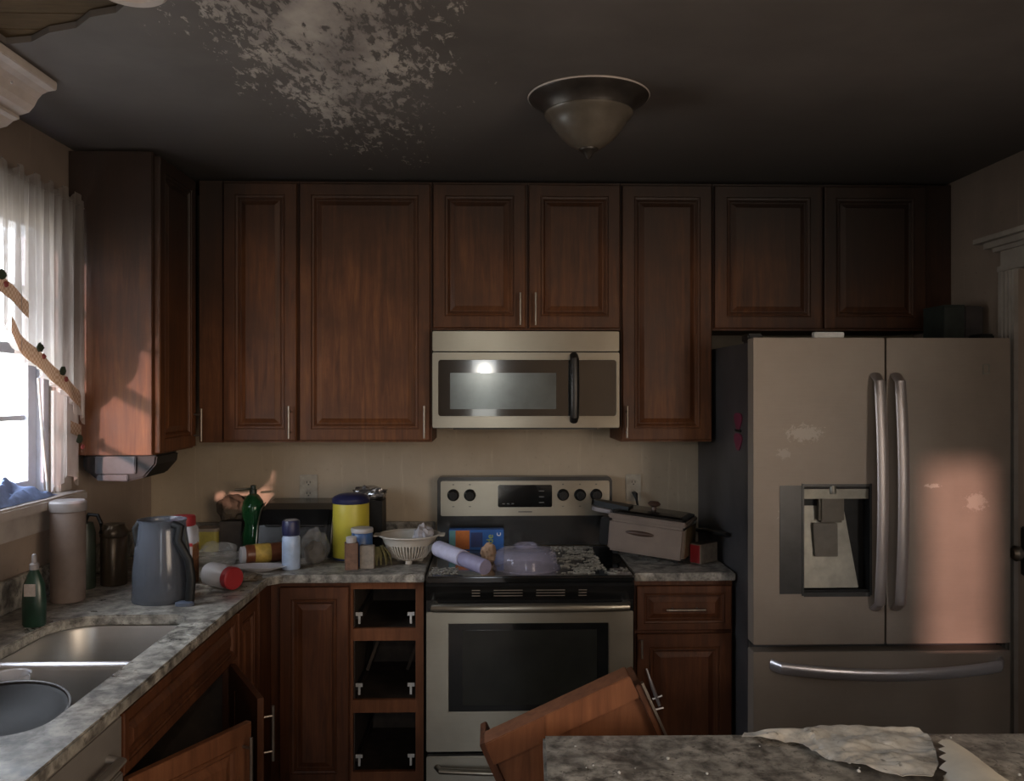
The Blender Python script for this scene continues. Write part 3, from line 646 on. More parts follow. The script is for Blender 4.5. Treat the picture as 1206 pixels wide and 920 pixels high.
# outlets
def outlet(x0, x1, z0, z1, label):
    t = thing('wall_outlet', ((x0 + x1) / 2, YB, z0), label, 'outlet', 'wall outlets above the counter')
    bx('cover_plate', 'outlet_ivory', t, x0, x1, YB - .007, YB - .0005, z0, z1, bevel=.002)
    xm, zm = (x0 + x1) / 2, (z0 + z1) / 2
    for s in (-1, 1):
        r = bx('receptacle', 'outlet_ivory', t, xm - .017, xm + .017, YB - .010, YB - .0075, zm + s * .024 - .014, zm + s * .024 + .014, bevel=.004)
        for q in (-.007, .007): bx('slot', 'outlet_slot', r, xm + q - .0015, xm + q + .0015, YB - .0108, YB - .0102, zm + s * .024 - .002, zm + s * .024 + .008)
        bx('slot', 'outlet_slot', r, xm - .003, xm + .003, YB - .0108, YB - .0102, zm + s * .024 - .010, zm + s * .024 - .005)
    return t
outlet(-.839, -.760, 1.088, 1.208, 'empty wall outlet above the bread box')
outlet(.607, .676, 1.086, 1.206, 'wall outlet with a cord plugged in right of the stove')

# under-cabinet can opener
t = thing('can_opener', (-1.32, 3.18, 1.25), 'black under-cabinet appliance hanging below the left wall cabinet', 'appliance')
bm = B(); rings(bm, [[(x, 3.085, z) for x, z in ((-1.452, 1.349), (-1.19, 1.349), (-1.195, 1.315), (-1.235, 1.268), (-1.30, 1.253), (-1.40, 1.258), (-1.452, 1.30))], [(x, 3.30, z) for x, z in ((-1.452, 1.349), (-1.19, 1.349), (-1.195, 1.315), (-1.235, 1.268), (-1.30, 1.253), (-1.40, 1.258), (-1.452, 1.30))]])
mk('housing', bm, 'black_plastic', t, bevel=.006)
plain('slate_plastic', (.035, .040, .050), .4)
bx('front_panel', 'slate_plastic', t, -1.405, -1.262, 3.074, 3.084, 1.283, 1.345, bevel=.003); bx('lower_lip', 'slate_plastic', t, -1.40, -1.29, 3.077, 3.084, 1.258, 1.279, bevel=.003)

# ------------------------------------------------------------------ curtain and sill cloth
m, nt, b = base_mat('curtain_cloth')
n = noi(nt, coords(nt, (3, 30, 2)), 4, 4)
col = ramp(nt, n, [(.3, (.66, .61, .58)), (.7, (.86, .82, .79))]); col = soot(nt, col, 1.88, 2.25, .75, (.22, .185, .16), .2)
nt.links.new(col, b.inputs['Base Color']); b.inputs['Roughness'].default_value = .9
tp = nt.nodes.new('ShaderNodeBsdfTransparent'); m2 = nt.nodes.new('ShaderNodeMixShader'); m2.inputs[0].default_value = .30
tr = nt.nodes.new('ShaderNodeBsdfTranslucent'); nt.links.new(col, tr.inputs[0]); ms = nt.nodes.new('ShaderNodeMixShader'); ms.inputs[0].default_value = .7
out = nt.nodes['Material Output']; nt.links.new(b.outputs[0], ms.inputs[1]); nt.links.new(tr.outputs[0], ms.inputs[2]); nt.links.new(ms.outputs[0], m2.inputs[1]); nt.links.new(tp.outputs[0], m2.inputs[2]); nt.links.new(m2.outputs[0], out.inputs[0])
def checked(name, a, c, s):
    m, nt, b = base_mat(name); ck = nt.nodes.new('ShaderNodeTexChecker'); ck.inputs['Scale'].default_value = s
    ck.inputs[1].default_value = (*a, 1); ck.inputs[2].default_value = (*c, 1); nt.links.new(coords(nt), ck.inputs[0])
    nt.links.new(ck.outputs[0], b.inputs['Base Color']); b.inputs['Roughness'].default_value = .9
checked('gingham', (.36, .25, .18), (.50, .39, .31), 110)
def lerp_pts(P, y):
    if y <= P[0][0]: return P[0][1]
    for (a, za), (c, zc) in zip(P[:-1], P[1:]):
        if y <= c: return za + (zc - za) * (y - a) / (c - a)
    return P[-1][1]
EDGE = [(1.9, 1.98), (2.35, 1.90), (2.50, 1.80), (2.60, 1.70), (2.80, 1.61), (2.97, 1.53), (2.985, 1.50), (3.045, 1.46)]
cx = lambda y, z: -1.425 + .012 * math.sin(y * 95 + 1.3 * math.sin(y * 31)) * min(1, max(.25, (2.25 - z) * 2 + .25)) + .006 * math.sin(y * 210)
def sheet(ys, zlo, zhi, nz, dx=0, th=.0015, jag=0, flat=False):
    bm = B(); G = []
    for y in ys:
        lo, hi = zlo(y), zhi(y); G.append([bm.verts.new(((-1.408 + .003 * math.sin(y * 40) if flat else cx(y, lo + (hi - lo) * k / nz)) + dx, y + jag * noise.noise(Vector((y * 40, k, 0))), lo + (hi - lo) * k / nz)) for k in range(nz + 1)])
    for a, c in zip(G[:-1], G[1:]):
        for k in range(nz): bm.faces.new((a[k], c[k], c[k + 1], a[k + 1]))
    bmesh.ops.solidify(bm, geom=bm.faces[:], thickness=th); return bm
YS = [1.9 + 1.145 * k / 230 for k in range(231)]
t = thing('curtain', (-1.42, 2.5, 1.33), 'white ruffled swag curtain with checked trim at the sink window', 'curtain')
mk('swag', sheet(YS, lambda y: lerp_pts(EDGE, y), lambda y: 2.222, 26), 'curtain_cloth', t, smooth=True)
mk('ruffle', sheet(YS, lambda y: 2.2225, lambda y: 2.252 + .016 * noise.noise(Vector((y * 26, 0, 3))) + .012 * math.sin(y * 70), 3, jag=.004), 'curtain_cloth', t, smooth=True)
tr_ = mk('checked_trim', sheet([2.545 + .435 * k / 80 for k in range(81)], lambda y: lerp_pts(EDGE, y) - .005, lambda y: lerp_pts(EDGE, y) + .050, 2, 0, flat=True), 'gingham', t, smooth=True)
mk('checked_trim', sheet([2.45 + .20 * k / 40 for k in range(41)], lambda y: 1.885 - (y - 2.45) * .42, lambda y: 1.935 - (y - 2.45) * .42, 2, 0, flat=True), 'gingham', t, smooth=True)
mk('tail', sheet([2.870 + .175 * k / 40 for k in range(41)], lambda y: 1.262 + .03 * math.sin((y - 2.9) * 26), lambda y: 1.58, 16, -.022), 'curtain_cloth', t, smooth=True)
mk('checked_trim', sheet([2.945 + .065 * k / 16 for k in range(17)], lambda y: 1.435 - (y - 2.945) * .3, lambda y: 1.478 - (y - 2.945) * .3, 2, -.016, flat=True), 'gingham', t, smooth=True)
plain('leaf_green', (.035, .055, .035), .8); plain('rose_red', (.30, .07, .07), .8)
for (y, z) in ((2.49, 1.90), (2.70, 1.70), (2.84, 1.63), (2.955, 1.40)):
    bm = B(); crumple(bm, (-1.401, y, z), .004, .020, .014, .5, 2, 2, y, False); lf = mk('leaf_applique', bm, 'leaf_green', t)
    bm = B(); crumple(bm, (-1.396, y + .012, z - .022), .004, .011, .009, .35, 2, 2, y, False); mk('rose_applique', bm, 'rose_red', lf)
tube(bm := B(), [(-1.432, 1.85, 2.222), (-1.432, 3.050, 2.222)], .003, 10); mk('rod', bm, 'pull_metal', t, smooth=True)
tube(bm := B(), [(-1.46, 2.80, 1.62), (-1.458, 2.82, 1.45), (-1.455, 2.85, 1.25)], .004, 8); mk('cord', bm, 'bracket_white', t, smooth=True)
plain('blue_cloth', (.20, .28, .52), .85, var=.5, scale=14)
bm = B(); nx, ny = 14, 60; G = []
for i in range(nx + 1):
    row = []
    for j in range(ny + 1):
        x = -1.555 + .115 * i / nx; y = 2.15 + .745 * j / ny; e = min(1, 4 * i / nx, 4 * (nx - i) / nx, 5 * j / ny, 5 * (ny - j) / ny)
        h = .012 + .040 * abs(math.sin(x * 62 + 9 * y + 2.5 * noise.noise(Vector((x * 9, y * 7, 0))))) + .026 * (noise.noise(Vector((x * 22, y * 11, 4))) + .5)
        row.append(bm.verts.new((x + .012 * noise.noise(Vector((y * 12, 1, 1))), y, WZ0 + .002 + max(.002, h) * max(0, e))))
    G.append(row)
for i in range(nx):
    for j in range(ny): bm.faces.new((G[i][j], G[i + 1][j], G[i + 1][j + 1], G[i][j + 1]))
mk('rumpled_cloth', bm, 'blue_cloth', smooth=True, label='rumpled blue cloth lying on the window sill', cat='cloth')

# ------------------------------------------------------------------ clutter on the left counter
CZ = .9006
plain('blue_grey_plastic', (.07, .085, .12), .3); plain('red_plastic', (.30, .022, .026), .4, var=.15); plain('white_plastic', (.42, .40, .40), .4, var=.12)
plain('pretzel', (.24, .10, .04), .7, var=.7, scale=60, bumps=.5); plain('label_white', (.32, .27, .24), .6, var=.3, scale=40)
plain('pink_towel', (.15, .115, .10), .75, var=.25, scale=9); plain('grey_lid', (.22, .20, .20), .5, var=.2)
plain('dark_green', (.020, .030, .020), .45, var=.5); plain('canister_brown', (.09, .065, .042), .3, .6, var=.3, scale=6); plain('soap_green', (.012, .035, .022), .3, var=.4)
plain('paper_brown', (.085, .062, .040), .85, var=.5, scale=12); plain('carton_dark', (.05, .040, .032), .8, var=.4)
plain('tub_yellow', (.42, .36, .07), .5, var=.35, scale=20); plain('amber', (.17, .055, .025), .35, var=.4, scale=14); plain('label_yellow', (.45, .30, .06), .6, var=.4, scale=30)
plain('navy', (.02, .022, .07), .4, var=.2); plain('yellow_can', (.52, .44, .05), .4, var=.12, scale=8); plain('pale_blue', (.40, .50, .68), .35, var=.25, scale=16)
plain('foil', (.45, .45, .46), .25, .9, var=.5, scale=40, bumps=.6); plain('spice_brown', (.16, .08, .05), .5, var=.4, scale=50); plain('label_beige', (.24, .20, .16), .6, var=.3, scale=45)
plain('blue_label', (.04, .10, .26), .4, var=.35, scale=18); plain('colander_white', (.56, .52, .46), .4, var=.08); plain('cloth_grey', (.45, .43, .46), .85, var=.3)
plain('dry_leaf', (.13, .115, .045), .8, var=.5, scale=20); plain('plate_white', (.50, .48, .50), .35, var=.2)
# jug with a dark handle
jx, jy = -1.063, 2.80
t = thing('glass_jug', (jx, jy, CZ), 'grey-blue glass pitcher with a dark angular handle by the sink', 'pitcher')
bm = B(); lathe(bm, [(.100, 0), (.102, .008), (.098, .10), (.091, .17), (.082, .225), (.080, .25), (.084, .262), (.080, .262), (.076, .25), (.078, .225), (.087, .17), (.094, .10), (.098, .012)], (jx, jy, CZ), 36, True, True, sx=.92, sy=.85)
mk('glass_body', bm, 'jug_glass', t, smooth=True)
bm = B(); tube(bm, [(jx + .052, jy - .05, CZ + .252), (jx + .078, jy - .055, CZ + .245), (jx + .072, jy - .06, CZ + .20), (jx + .110, jy - .068, CZ + .14), (jx + .118, jy - .07, CZ + .08), (jx + .112, jy - .07, CZ + .008)], [.013, .014, .014, .0145, .0145, .015], 10, .75, (0, 1, 0)); mk('handle', bm, 'black_plastic', t, smooth=True)
bm = B(); lathe(bm, [(.030, 0), (.030, .010), (.020, .014)], (jx + .100, jy - .078, CZ), 20, sx=1.0, sy=.6); mk('handle_foot', bm, 'blue_grey_plastic', t, smooth=True)
bm = B(); tube(bm, [(jx - .060, jy - .03, CZ + .258), (jx - .074, jy - .03, CZ + .235), (jx - .066, jy - .035, CZ + .18)], [.010, .012, .008], 10, .7, (0, 1, 0)); mk('spout_strip', bm, 'black_plastic', t, smooth=True)
# pretzel jar
x, y = -1.085, 3.05
t = thing('snack_jar', (x, y, CZ), 'clear snack jar of pretzels with a red lid behind the pitcher', 'jar')
bm = B(); slab(bm, rrect(x - .046, x + .046, y - .04, y + .04, .014), [], CZ, CZ + .138); mk('pretzel_fill', bm, 'pretzel', t)
bm = B(); rings(bm, [[(px, py, z) for px, py in rrect(x - w, x + w, y - w * .88, y + w * .88, .014)] for w, z in ((.0468, CZ + .139), (.0468, CZ + .185), (.040, CZ + .202))]); mk('jar_neck', bm, 'cup_clear', t, smooth=True)
bx('label_band', 'label_white', t, x - .045, x + .0475, y - .0425, y - .0408, CZ + .095, CZ + .134); bx('red_band', 'red_plastic', t, x - .045, x + .0475, y - .0430, y - .0408, CZ + .135, CZ + .145)
mk('lid', lathe(B(), [(.042, .2025), (.043, .207), (.043, .232), (.040, .236), (.006, .236)], (x, y, CZ), 28), 'red_plastic', t, smooth=True)
# tall pink cylinder
x, y = -1.365, 2.80
t = thing('tall_canister', (x, y, CZ), 'tall pinkish cylinder with a pale lid below the window sill', 'canister')
mk('cylinder', lathe(B(), [(.050, 0), (.052, .004), (.053, .285), (.050, .29)], (x, y, CZ), 32), 'pink_towel', t, smooth=True)
mk('lid', lathe(B(), [(.055, .2905), (.056, .293), (.056, .318), (.050, .324), (.006, .325)], (x, y, CZ), 32), 'grey_lid', t, smooth=True)
# dark thermos with hook handle
x, y = -1.392, 2.97
t = thing('thermos', (x, y, CZ), 'dark green thermos with a hooked handle beside the pinkish cylinder', 'thermos')
mk('flask', lathe(B(), [(.034, 0), (.036, .005), (.036, .19), (.030, .215), (.028, .225), (.004, .228)], (x, y, CZ), 28), 'dark_green', t, smooth=True)
tube(bm := B(), [(x + .006, y - .01, CZ + .229), (x + .02, y - .012, CZ + .255), (x + .05, y - .012, CZ + .252), (x + .062, y - .012, CZ + .225), (x + .060, y - .012, CZ + .19)], .007, 8); mk('handle', bm, 'black_plastic', t, smooth=True)
# steel canister
x, y = -1.318, 3.03
t = thing('metal_canister', (x, y, CZ), 'brown metal canister with a fitted lid between thermos and pitcher', 'canister')
mk('canister_body', lathe(B(), [(.042, 0), (.044, .004), (.044, .165), (.042, .168)], (x, y, CZ), 32), 'canister_brown', t, smooth=True)
mk('lid', lathe(B(), [(.046, .1685), (.047, .17), (.047, .19), (.040, .20), (.036, .212), (.004, .214)], (x, y, CZ), 32), 'canister_brown', t, smooth=True)
# dish soap
x, y = -1.315, 2.50
t = thing('soap_bottle', (x, y, CZ), 'green dish-soap bottle with a pale cap left of the sink', 'bottle')
mk('bottle_body', lathe(B(), [(.030, 0), (.033, .006), (.034, .07), (.030, .12), (.018, .150), (.012, .162)], (x, y, CZ), 28, sy=.7), 'soap_green', t, smooth=True)
mk('cap', lathe(B(), [(.013, .1625), (.013, .178), (.008, .182), (.006, .205), (.002, .208)], (x, y, CZ), 20), 'grey_lid', t, smooth=True)
box(bm := B(), x - .016, x + .016, y - .0255, y - .0235, CZ + .09, CZ + .125); mk('label', bm, 'label_white', t)
# dark carton with a crumpled brown bag on it, tub
bx('carton', 'carton_dark', None, -1.145, -1.050, 3.64, 3.74, CZ, CZ + .125, bevel=.003, label='dark cardboard carton against the wall in the corner', cat='carton')
crumple(bm := B(), (-1.100, 3.69, CZ + .1275), .063, .05, .058, .30, 2.6, 3, 3); mk('paper_bag', bm, 'paper_brown', label='crumpled brown paper bag on top of the dark carton', cat='bag')
t = thing('margarine_tub', (-1.19, 3.66, CZ), 'small yellow tub at the wall behind the pitcher', 'tub')
bm = B(); slab(bm, rrect(-1.235, -1.145, 3.62, 3.70, .015), [], CZ, CZ + .085); mk('tub_body', bm, 'tub_yellow', t); bm = B(); slab(bm, rrect(-1.238, -1.142, 3.617, 3.703, .015), [], CZ + .0852, CZ + .098); mk('lid', bm, 'label_beige', t)
# green bottle with pump
x, y = -.995, 3.62
t = thing('green_bottle', (x, y, CZ), 'green glass bottle with bulbous shoulder and pump spout at the wall', 'bottle')
mk('glass_body', lathe(B(), [(.040, 0), (.044, .008), (.044, .075), (.036, .11), (.034, .125), (.044, .155), (.047, .185), (.040, .215), (.024, .238), (.014, .246)], (x, y, CZ), 32), 'green_glass', t, smooth=True)
pm = mk('pump', lathe(B(), [(.015, .2465), (.015, .262), (.011, .264), (.011, .280), (.003, .282)], (x, y, CZ), 20), 'dark_green', t, smooth=True)
tube(bm := B(), [(x - .008, y, CZ + .266), (x - .075, y - .004, CZ + .262)], .005, 8); mk('spout', bm, 'dark_green', pm, smooth=True)
# clear bag of food, lying bottle, plate, white jar with red lid
crumple(bm := B(), (-1.065, 3.37, CZ), .070, .055, .045, .42, 2.8, 3, 5); mk('plastic_bag', bm, 'clear_bag', label='crumpled clear plastic bag of food scraps behind the lying jar', cat='bag')
crumple(bm := B(), (-1.185, 3.30, CZ), .030, .030, .032, .25, 2.4, 2, 6); mk('bread_roll', bm, 'amber', smooth=True, label='small brown lump of bread left of the clear plastic bag', cat='bread')
t = thing('lying_bottle', (-.90, 3.40, CZ), 'brown bottle with yellow label lying on its side before the bread box', 'bottle')
T = Matrix.Translation((-.975, 3.355, CZ + .0375)) @ Matrix.Rotation(math.radians(27), 4, 'Z') @ Matrix.Rotation(PI / 2, 4, 'Y')
mk('bottle_body', lathe(B(), [(.030, .02), (.037, .026), (.037, .16), (.020, .19), (.014, .21)], seg=28, mat=T), 'amber', t, smooth=True)
mk('label', lathe(B(), [(.0373, .055), (.0376, .056), (.0376, .115), (.0373, .116)], seg=28, cap0=False, cap1=False, mat=T), 'label_yellow', t, smooth=True)
mk('clear_base', lathe(B(), [(.026, 0), (.033, .004), (.035, .0195)], seg=28, mat=T), 'cup_clear', t, smooth=True)
mk('plate', lathe(B(), [(.05, 0), (.055, .003), (.098, .014), (.105, .018), (.100, .018), (.055, .007), (.004, .006)], (-.870, 3.245, CZ), 36, sx=1.0, sy=.55), 'plate_white', smooth=True, label='pale oval plate at the counter corner under the lying bottle', cat='plate')
t = thing('lying_jar', (-.93, 2.965, CZ), 'clear-white jar with red lid lying on its side at the counter corner', 'jar')
T = Matrix.Translation((-.975, 3.00, CZ + .042)) @ Matrix.Rotation(math.radians(-38), 4, 'Z') @ Matrix.Rotation(PI / 2, 4, 'Y')
mk('jar_body', lathe(B(), [(.034, 0), (.040, .005), (.041, .085), (.034, .10), (.033, .11)], seg=28, mat=T), 'white_plastic', t, smooth=True)
mk('lid', lathe(B(), [(.036, .1105), (.038, .112), (.038, .138), (.034, .142), (.004, .142)], seg=28, mat=T), 'red_plastic', t, smooth=True)
crumple(bm := B(), (-.865, 3.08, CZ), .045, .035, .014, .4, 3, 3, 11); mk('charred_scrap', bm, 'paper_brown', label='flat dark charred scrap at the inner counter corner', cat='debris')
# bread box
t = thing('bread_box', (-.78, 3.62, CZ), 'black roll-top bread box with metal trim against the wall', 'bread box')
bm = B(); pf = [(3.755, 0), (3.48, 0), (3.478, .06), (3.50, .13), (3.55, .185), (3.62, .205), (3.755, .21)]
rings(bm, [[(x, y, CZ + z) for y, z in pf] for x in (-.940, -.646)]); mk('box_body', bm, 'black_enamel', t, bevel=.004)
bm = B(); pf2 = [(3.476, .012), (3.474, .062), (3.496, .132), (3.548, .188), (3.552, .183), (3.502, .128), (3.480, .062), (3.481, .012)]
rings(bm, [[(x, y, CZ + z) for y, z in pf2] for x in (-.925, -.660)]); mk('roll_lid', bm, 'black_enamel', t)
bx('trim_strip', 'dark_metal', t, -.91, -.675, 3.4835, 3.4895, CZ + .128, CZ + .132)
for x in (-.9435, -.6425): tube(bm := B(), [(x, 3.482, CZ + .004), (x, 3.476, CZ + .06), (x, 3.498, CZ + .13), (x, 3.55, CZ + .187), (x, 3.62, CZ + .207)], .003, 6); mk('edge_trim', bm, 'pull_metal', t, smooth=True)
# aerosol can
x, y = -.757, 3.275
t = thing('aerosol_can', (x, y, CZ), 'pale blue aerosol can with a navy cap at the counter edge', 'spray can')
mk('can', lathe(B(), [(.032, 0), (.034, .003), (.034, .118), (.031, .124), (.030, .128)], (x, y, CZ), 30), 'pale_blue', t, smooth=True)
mk('cap', lathe(B(), [(.033, .1285), (.0335, .13), (.0335, .178), (.031, .184), (.004, .185)], (x, y, CZ), 30), 'navy', t, smooth=True)
mk('cap_top', lathe(B(), [(.026, .1852), (.026, .187), (.004, .188)], (x, y, CZ), 24), 'grey_lid', t, smooth=True)
# plastic bag
t = thing('plastic_bag', (-.675, 3.40, CZ), 'shiny clear plastic bag of dark food between aerosol and yellow canister', 'bag')
crumple(bm := B(), (-.690, 3.385, CZ), .050, .050, .070, .42, 3.4, 3, 8); mk('film', bm, 'clear_bag', t)
crumple(bm := B(), (-.690, 3.385, CZ + .002), .038, .036, .045, .25, 3, 3, 9); mk('contents', bm, 'carton_dark', t, smooth=True)
# yellow canister
x, y = -.560, 3.465
t = thing('yellow_canister', (x, y, CZ), 'tall yellow canister with a navy blue lid', 'canister')
mk('canister_body', lathe(B(), [(.070, 0), (.073, .004), (.073, .222), (.072, .226)], (x, y, CZ), 40), 'yellow_can', t, smooth=True)
mk('base_ring', lathe(B(), [(.0735, .002), (.0745, .004), (.0745, .010), (.0735, .012)], (x, y, CZ), 40, False, False), 'navy', t, smooth=True)
mk('lid', lathe(B(), [(.0745, .2265), (.0755, .228), (.0755, .244), (.066, .254), (.045, .262), (.004, .264)], (x, y, CZ), 40), 'navy', t, smooth=True)
# dark box with foil
bx('carton', 'black_plastic', None, -.545, -.452, 3.60, 3.74, CZ, CZ + .215, bevel=.003, label='tall black box behind the yellow canister', cat='carton')
crumple(bm := B(), (-.515, 3.665, CZ + .217), .070, .05, .028, .45, 3.2, 3, 13); mk('foil_wad', bm, 'foil', label='crumpled shiny foil on top of the tall black box', cat='foil')
# jars before the canister
x, y = -.498, 3.345
t = thing('blue_jar', (x, y, CZ), 'blue-labelled jar with white lid in front of yellow canister', 'jar')
mk('jar_body', lathe(B(), [(.038, 0), (.041, .004), (.041, .122), (.038, .126)], (x, y, CZ), 30), 'blue_label', t, smooth=True)
mk('lid', lathe(B(), [(.0425, .1265), (.0435, .128), (.0435, .140), (.041, .144), (.004, .145)], (x, y, CZ), 30), 'white_plastic', t, smooth=True)
t = thing('spice_jar', (-.528, 3.265, CZ), 'small square spice jar with brown contents and white cap', 'jar')
T = Matrix.Translation((-.527, 3.268, CZ)) @ Matrix.Rotation(math.radians(12), 4, 'Z')
bm = B(); slab(bm, rrect(-.025, .025, -.025, .025, .005), [], 0, .100, T); mk('jar_body', bm, 'spice_brown', t)
mk('cap', lathe(B(), [(.019, .1005), (.020, .103), (.020, .120), (.017, .123), (.003, .123)], seg=24, mat=T), 'white_plastic', t, smooth=True)
bx('spice_box', 'label_beige', None, -.495, -.440, 3.262, 3.290, CZ, CZ + .088, bevel=.002, label='small beige box standing right of the square spice jar', cat='box')
# dried bundle
t = thing('dried_leaves', (-.42, 3.36, CZ), 'drooping bundle of dry olive leaves beside the white colander', 'plant')
for k in range(9):
    a = -2.4 + k * .42; L = .038 + .010 * (k % 3); c, s_ = math.cos(a), math.sin(a); bm = B()
    P = [(-.434, 3.325, CZ + .07), (-.434 + c * L * .5, 3.325 + s_ * L * .35, CZ + .075 - .004 * (k % 2)), (-.434 + c * L * .85, 3.325 + s_ * L * .6, CZ + .045), (-.434 + c * L * 1.0, 3.325 + s_ * L * .7, CZ + .006)]
    tube(bm, P, [.004, .008, .008, .003], 8, .35); mk('leaf', bm, 'dry_leaf', t, smooth=True)
# colander
x, y = -.318, 3.395
t = thing('colander', (x, y, CZ), 'white plastic colander with slotted sides at the stove edge', 'colander')
bm = B(); seg = 96
prof = [(.004, .012), (.050, .012), (.068, .022), (.085, .045), (.098, .075), (.108, .098), (.118, .106), (.124, .108), (.124, .112), (.113, .112)]
R = rings(bm, [[(x + r * math.cos(2 * PI * k / seg), y + r * math.sin(2 * PI * k / seg), CZ + z) for k in range(seg)] for r, z in prof], True, False)
kill = [f for f in bm.faces if len(f.verts) == 4 and CZ + .024 < f.calc_center_median().z < CZ + .085 and int((math.atan2(f.calc_center_median().y - y, f.calc_center_median().x - x) + PI) / (2 * PI) * seg) % 2 == 0]
bmesh.ops.delete(bm, geom=kill, context='FACES'); bmesh.ops.solidify(bm, geom=bm.faces[:], thickness=.0022); mk('slotted_bowl', bm, 'colander_white', t, smooth=True)
for k in range(3):
    a = -PI / 2 + k * 2 * PI / 3; mk('foot', lathe(B(), [(.012, 0), (.014, .004), (.014, .014)], (x + .045 * math.cos(a), y + .045 * math.sin(a), CZ), 14), 'colander_white', t, smooth=True)
for s in (-1, 1):
    bm = B(); slab(bm, rrect(min(x + s * .120, x + s * .140), max(x + s * .120, x + s * .140), y - .035, y + .035, .006), [], CZ + .106, CZ + .110); mk('grip', bm, 'colander_white', t)
crumple(bm := B(), (x + .055, y + .01, CZ + .055), .038, .034, .045, .4, 3, 3, 15, False); mk('dish_rag', bm, 'cloth_grey', smooth=True, label='pale grey rag bunched inside the white colander', cat='rag')

# ------------------------------------------------------------------ in the sink
plain('pan_black', (.014, .012, .012), .5, var=.4, scale=8, spec=.15)
t = thing('black_pan', (-1.065, 1.885, .82), 'shiny black pan lying over the near sink bowl', 'pan')
T = Matrix.Translation((-1.092, 1.885, .832)) @ Matrix.Rotation(math.radians(8), 4, 'X')
mk('pan_body', lathe(B(), [(.11, 0), (.125, .004), (.155, .032), (.162, .036), (.160, .038), (.150, .034), (.12, .010), (.004, .007)], seg=48, mat=T), 'pan_black', t, smooth=True)
mk('rim', lathe(B(), [(.161, .0365), (.165, .038), (.165, .042), (.160, .042), (.158, .0395)], seg=48, cap0=False, cap1=False, mat=T), 'dark_metal', t, smooth=True)
t = thing('stock_pot', (-1.092, 1.885, .6715), 'dark pot in the near sink bowl under the black pan', 'pot')
mk('pot_body', lathe(B(), [(.085, .001), (.092, .006), (.095, .130), (.098, .134), (.092, .134), (.088, .01)], (-1.092, 1.885, .6715), 36), 'dark_metal', t, smooth=True)
tube(bm := B(), [(-1.186, 1.87, .79), (-1.205, 1.87, .79), (-1.205, 1.90, .79), (-1.186, 1.90, .79)], .005, 8); mk('handle', bm, 'dark_metal', t, smooth=True)
t = thing('drinking_cup', (-1.175, 2.125, .675), 'clear plastic cup standing in the near sink bowl', 'cup')
mk('cup_wall', lathe(B(), [(.030, .0), (.033, .004), (.044, .205), (.046, .208), (.042, .205), (.031, .006)], (-1.175, 2.125, .676), 32), 'cup_clear', t, smooth=True)

# ------------------------------------------------------------------ on the stove
HZ = .9046
t = thing('wrap_box', (-.05, 3.66, HZ), 'blue and orange wrap box lying against the stove backguard', 'box')
plain('wrap_blue', (.02, .12, .42), .4, var=.2); plain('wrap_orange', (.55, .16, .03), .4, var=.25, scale=30); plain('wrap_navy', (.02, .04, .16), .4, var=.3); plain('wrap_teal', (.10, .28, .30), .4); plain('print_lime', (.40, .50, .05), .5); plain('print_white', (.7, .7, .7), .5)
by0, by1, bz0, bz1 = 3.615, 3.665, HZ, HZ + .086
bx('carton', 'wrap_blue', t, -.172, .060, by0, by1, bz0, bz1, bevel=.001)
bx('teal_panel', 'wrap_teal', t, -.170, -.145, by0 - .0008, by0 - .0002, bz0 + .003, bz1 - .003); bx('orange_panel', 'wrap_orange', t, -.144, -.085, by0 - .0008, by0 - .0002, bz0 + .003, bz1 - .003); bx('navy_panel', 'wrap_navy', t, -.080, -.030, by0 - .0008, by0 - .0002, bz0 + .012, bz1 - .012)
def lettering(s, size, T, mat, parent, nm):
    cu = bpy.data.curves.new('t', 'FONT'); cu.body = s; cu.size = size; cu.extrude = .0003; cu.align_x = 'CENTER'; cu.align_y = 'CENTER'
    o = bpy.data.objects.new('t', cu); C.objects.link(o); dg = bpy.context.evaluated_depsgraph_get()
    me = bpy.data.meshes.new_from_object(o.evaluated_get(dg)); bpy.data.objects.remove(o)
    bm = B(); bm.from_mesh(me); bpy.data.meshes.remove(me); bmesh.ops.transform(bm, matrix=T, verts=bm.verts); return mk(nm, bm, mat, parent)
lettering('ide', .040, Matrix.Translation((.002, by0 - .0008, bz0 + .042)) @ Matrix.Rotation(PI / 2, 4, 'X') @ Matrix.Rotation(PI / 2, 4, 'Z'), 'print_lime', t, 'lettering')
lettering('c', .038, Matrix.Translation((.036, by0 - .0008, bz0 + .066)) @ Matrix.Rotation(PI / 2, 4, 'X') @ Matrix.Rotation(PI / 2, 4, 'Z'), 'print_white', t, 'lettering')
# wrap roll
t = thing('wrap_roll', (-.11, 3.2, HZ), 'white and lilac roll of plastic wrap across the cooktop corner', 'roll')
plain('wrap_white', (.60, .58, .74), .45, var=.2, scale=22); plain('wrap_lilac', (.30, .28, .42), .4, var=.25)
a, c = Vector((-.205, 3.33, HZ + .062)), Vector((-.015, 3.085, HZ + .036)); mid = a.lerp(c, .55)
tube(bm := B(), [a, a.lerp(c, .03), mid], [.026, .031, .031], 24); mk('paper_sleeve', bm, 'wrap_white', t, smooth=True)
tube(bm := B(), [mid + (c - a) * .003, mid.lerp(c, .1), c - (c - a) * .02, c], [.027, .029, .029, .027], 24); mk('film_roll', bm, 'wrap_lilac', t, smooth=True)
crumple(bm := B(), (-.005, 3.37, HZ), .030, .024, .040, .35, 2.2, 3, 21); plain('bread_tan', (.50, .33, .22), .8, var=.3, scale=25); mk('bread_piece', bm, 'bread_tan', label='torn tan piece of bread between wrap box and plastic dome', cat='bread')
